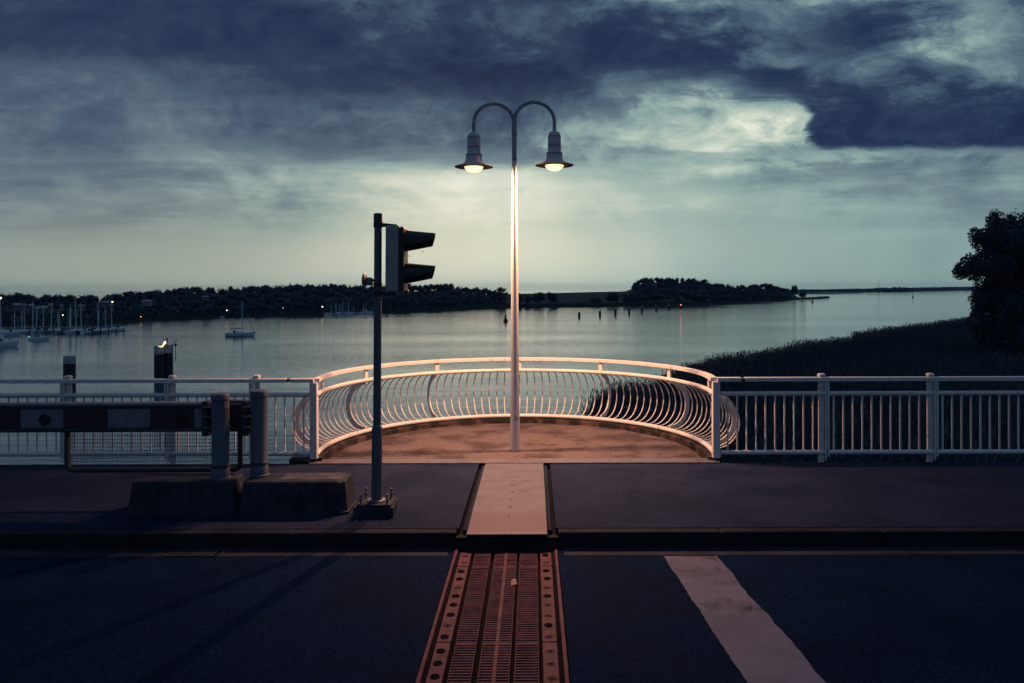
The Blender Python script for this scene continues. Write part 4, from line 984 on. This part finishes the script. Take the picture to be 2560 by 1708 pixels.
fm = [(831, 762), (836, 763), (844.5, 756), (853, 759), (860, 752), (867, 753), (880, 765), (904, 763), (911, 757), (925, 764)]
for i, (u, vt) in enumerate(fm):
    p = P(u, float(np.interp(u, [800, 930], [786, 783.5])) + .6, WZ); H = Q(u, vt, p.y).z - WZ
    t = thing('sailboat', f'white sailboat in the far marina beside the signal post, {ORD[i]} mast from its shore lamp', 'sailboat', p, R(random.choice((20, 40, 160, 200)) + random.uniform(-9, 9)), 'sailboats in the far marina')
    build(t, SB['c']); t.scale = (1.1, 1.1, max(.5, H / 6.6))
def motorboat(label, u, vw, Lm, rz, group=None, hard=True):
    p = P(u, vw, WZ); t = thing('motorboat', label, 'motorboat', p, R(rz), group)
    B, H = Lm * .36, Lm * .17
    hull(Lm, B, H).ob('hull', GEL, t, True, angle=50)
    cb = cabin(Lm, B, H, -Lm * .22, Lm * .26, Lm * .16).ob('cabin', GEL, t)
    MB().add([(-Lm * .2, -B * .295, H * 1.25), (Lm * .1, -B * .25, H * 1.25), (Lm * .06, -B * .235, H * 1.7), (-Lm * .2, -B * .272, H * 1.7)], [(0, 1, 2, 3)]).ob('side_window', GLASSD, cb)
    if hard: MB().box(-Lm * .22, Lm * .04, -B * .27, B * .27, H + Lm * .23, H + Lm * .25, .01).box(-Lm * .2, -Lm * .18, -B * .26, B * .26, H + Lm * .15, H + Lm * .23).box(0, Lm * .02, -B * .24, B * .24, H + Lm * .13, H + Lm * .23).ob('canopy', NAVY if random.random() < .5 else GEL, t)
    MB().tube([(Lm * .5, -B * .1, H * 1.5), (Lm * .3, -B * .4, H * 1.75), (Lm * .1, -B * .48, H * 1.7)], .02, 5).ob('rail', ALU, t)
    return t
mb1 = motorboat('white cabin cruiser drifting in front of the near marina', 97, 851, 3.9, 8)
MB().lathe([(.01, 0), (.09, .05), (.01, .1)], n=8).ob('stern_light', LAMPG, mb1, loc=(-1.9, -.2, .75))
motorboat('white motorboat cut by the frame edge below the marina', 4, 867, 5.4, 5)
motorboat('white motorboat with its wheelhouse moored by the far bank, first past the anchored sailboat', 681, 789.5, 2.9, 20)
motorboat('white cabin boat with tall wheelhouse beside the far bank', 707, 789, 3.1, 10)
motorboat('small white boat beached between the moored boats and the shore lamp', 781, 783.5, 2.4, 0, hard=False)
motorboat('white boat closest to the shore lamp of the far marina', 818, 786.5, 3.0, 15, hard=False)
motorboat('large white cruiser with canopy at the outer end of the far marina', 915, 785, 5.2, 0)
motorboat('small white dinghy with awning by the reeds under the anchored sailboat lamp', 556, 794, 1.7, 0, hard=False)
motorboat('white boat at the reed edge beside the second small house', 378, 801, 1.9, 60)
motorboat('small boat with red lamp lying at the reed edge', 350, 803, 1.7, 20, hard=False)
jt = thing('jetty', 'dark timber jetty with piles along the near marina', 'jetty', P(225, 835, WZ))
jt.rotation_euler[2] = R(4)
MB().box(-15, 9, .2, 1.5, .55, .7).ob('deck', WOOD, jt)
for i in range(13): MB().tube([(-14.5 + i * 1.9, random.uniform(-.3, .1), -1.2), (-14.5 + i * 1.9 + random.uniform(-.1, .1), 0, random.uniform(1.1, 2.2))], .12, 8).ob('post', WOOD, jt)

# ------------------------------------------------------------------ houses, boat shed and shore lamps
def house(label, u, v, wpx, hpx, wall, group='houses on the hillside'):
    D = shore_D(u) + 34; p = Q(u, v, D); k = D / FPX; W, H = wpx * k, hpx * k
    t = thing('house', label, 'house', p, R(random.uniform(-12, 12)), group)
    MB().box(-W / 2, W / 2, 0, W * .7, -1.2, H * .55).ob('wall', wall, t)
    MB().prism([(-.3, H * .52), (W * .7 + .3, H * .52), (W * .35, H * 1.05)], -W * .54, W * .54, 'x').ob('roof', TILE, t)
    for x in (-.28, .1):
        wn = MB().box(W * x, W * (x + .17), -.04, -.005, H * .18, H * .45).ob('window', GLASSD, t); MB().box(W * x - .05, W * (x + .17) + .05, -.08, -.045, H * .16, H * .18).ob('sill', wall, wn)
for i, (u, v, a, b, wl) in enumerate(((42, 768, 16, 9, BRICK), (60, 768, 8, 8, RENDER_), (76, 770, 11, 10, BRICK), (94, 778, 13, 12, BRICK), (111, 776, 13, 11, RENDER_), (125, 768, 9, 9, BRICK), (84, 784, 9, 6, RENDER_), (153, 769, 6, 7, RENDER_), (202, 769, 12, 7, BRICK), (262, 760, 16, 7, BRICK), (277, 769, 8, 8, RENDER_), (364, 758, 19, 8, RENDER_), (511, 745, 13, 5, BRICK))):
    house(f'pale hillside house among the trees, {ORD[i]} house from the frame edge', u, v, a, b, wl)
bs = thing('boat_shed', 'low pale boat shed at the far bank past the anchored sailboat', 'shed', P(640, 789.5, WZ))
MB().box(-1.3, 1.3, 0, 4, .2, 1.2).ob('wall', DKST, bs); MB().prism([(-1.6, 1.15), (1.5, 1.15), (1.3, 1.5), (-1.4, 1.55)], -.3, 4.2, 'y').ob('roof', RENDER_, bs); MB().box(.95, 1.28, -.06, -.004, .2, 1.14).ob('door', RENDER_, bs)
def lamp(label, u, v, D, r=.16, mat=LAMPW, post=3.2):
    q = Q(u, v, D); t = thing('shore_lamp', label, 'lamp', (q.x, q.y, q.z - post), 0, 'lamps on the far shore')
    MB().tube([(0, .3, -.6), (0, .3, post * .98), (0, 0, post + .1)], .05, 6).ob('post', DKST, t)
    MB().lathe([(r * .3, -r), (r, -r * .4), (r, r * .4), (r * .3, r)], n=10).ob('bulb', mat, t, True, loc=(0, 0, post))
lamp('bright shore lamp at the very edge of the frame', 1, 745.5, 255, .34)
lamp('warm lamp beside the last hillside house of the near marina', 281, 755, 262, .22)
lamp('small warm lamp between the masts of the near marina', 157, 788, 232, .15)
lamp('small white lamp among the taller masts of the near marina', 177, 802, 225, .12, LAMPC)
lamp('small warm lamp low on the wooded bank above the navigation lamp pile', 446, 778, 300, .15)
lamp('warm shore lamp reflected in the water by the anchored sailboat', 567, 776, 299, .20, LAMPW, 3.0)
lamp('warm shore lamp reflected in the water at the far marina', 806, 767, 330, .24, LAMPW, 3.6)
lamp('faint warm lamp above the two moored motorboats', 707, 770, 322, .10, LAMPW, 3)
lamp('tiny orange lamp over the small boat in the reeds', 352, 792, 268, .10, glow('orange_lamp_glow', (1, .3, .1), 8), 1.5)

# ------------------------------------------------------------------ birds
for lab, u, v, D, rz in (('tiny dark gull alone in the grey sky at one side', 310, 350, 260, 20), ('upper of two tiny gulls beside the traffic signal', 1058, 630, 200, -30), ('lower of two tiny gulls beside the traffic signal', 1024, 641, 200, 40)):
    mb = MB().add([(-.22, 0, 0), (0, -.05, .02), (.2, 0, .03), (0, .05, .02), (0, 0, -.05), (-.05, -.35, .16), (.05, -.34, .16), (-.02, -.75, .06), (-.05, .35, .16), (.05, .34, .16), (-.02, .75, .06)],
                  [(0, 1, 4), (1, 2, 4), (2, 3, 4), (3, 0, 4), (0, 3, 2, 1), (0, 1, 6, 5), (1, 2, 6), (5, 6, 7), (0, 8, 9, 3), (3, 9, 2), (8, 10, 9)])
    o = mb.ob('gull', DKST, loc=Q(u, v, D)); o.rotation_euler[2] = R(rz); tag(o, lab, 'bird')

# ------------------------------------------------------------------ evening haze over the water
hm = bpy.data.materials.new('haze'); hm.use_nodes = True; nt = hm.node_tree; nt.nodes.clear()
pv = nt.nodes.new('ShaderNodeVolumePrincipled'); pv.inputs['Color'].default_value = (.42, .66, 1, 1); pv.inputs['Density'].default_value = .00006; pv.inputs['Anisotropy'].default_value = .1
oo = nt.nodes.new('ShaderNodeOutputMaterial'); nt.links.new(pv.outputs[0], oo.inputs['Volume'])
hz = MB().box(-5550, 5550, -320, 6550, -13, 35).ob('haze', hm, kind='stuff')
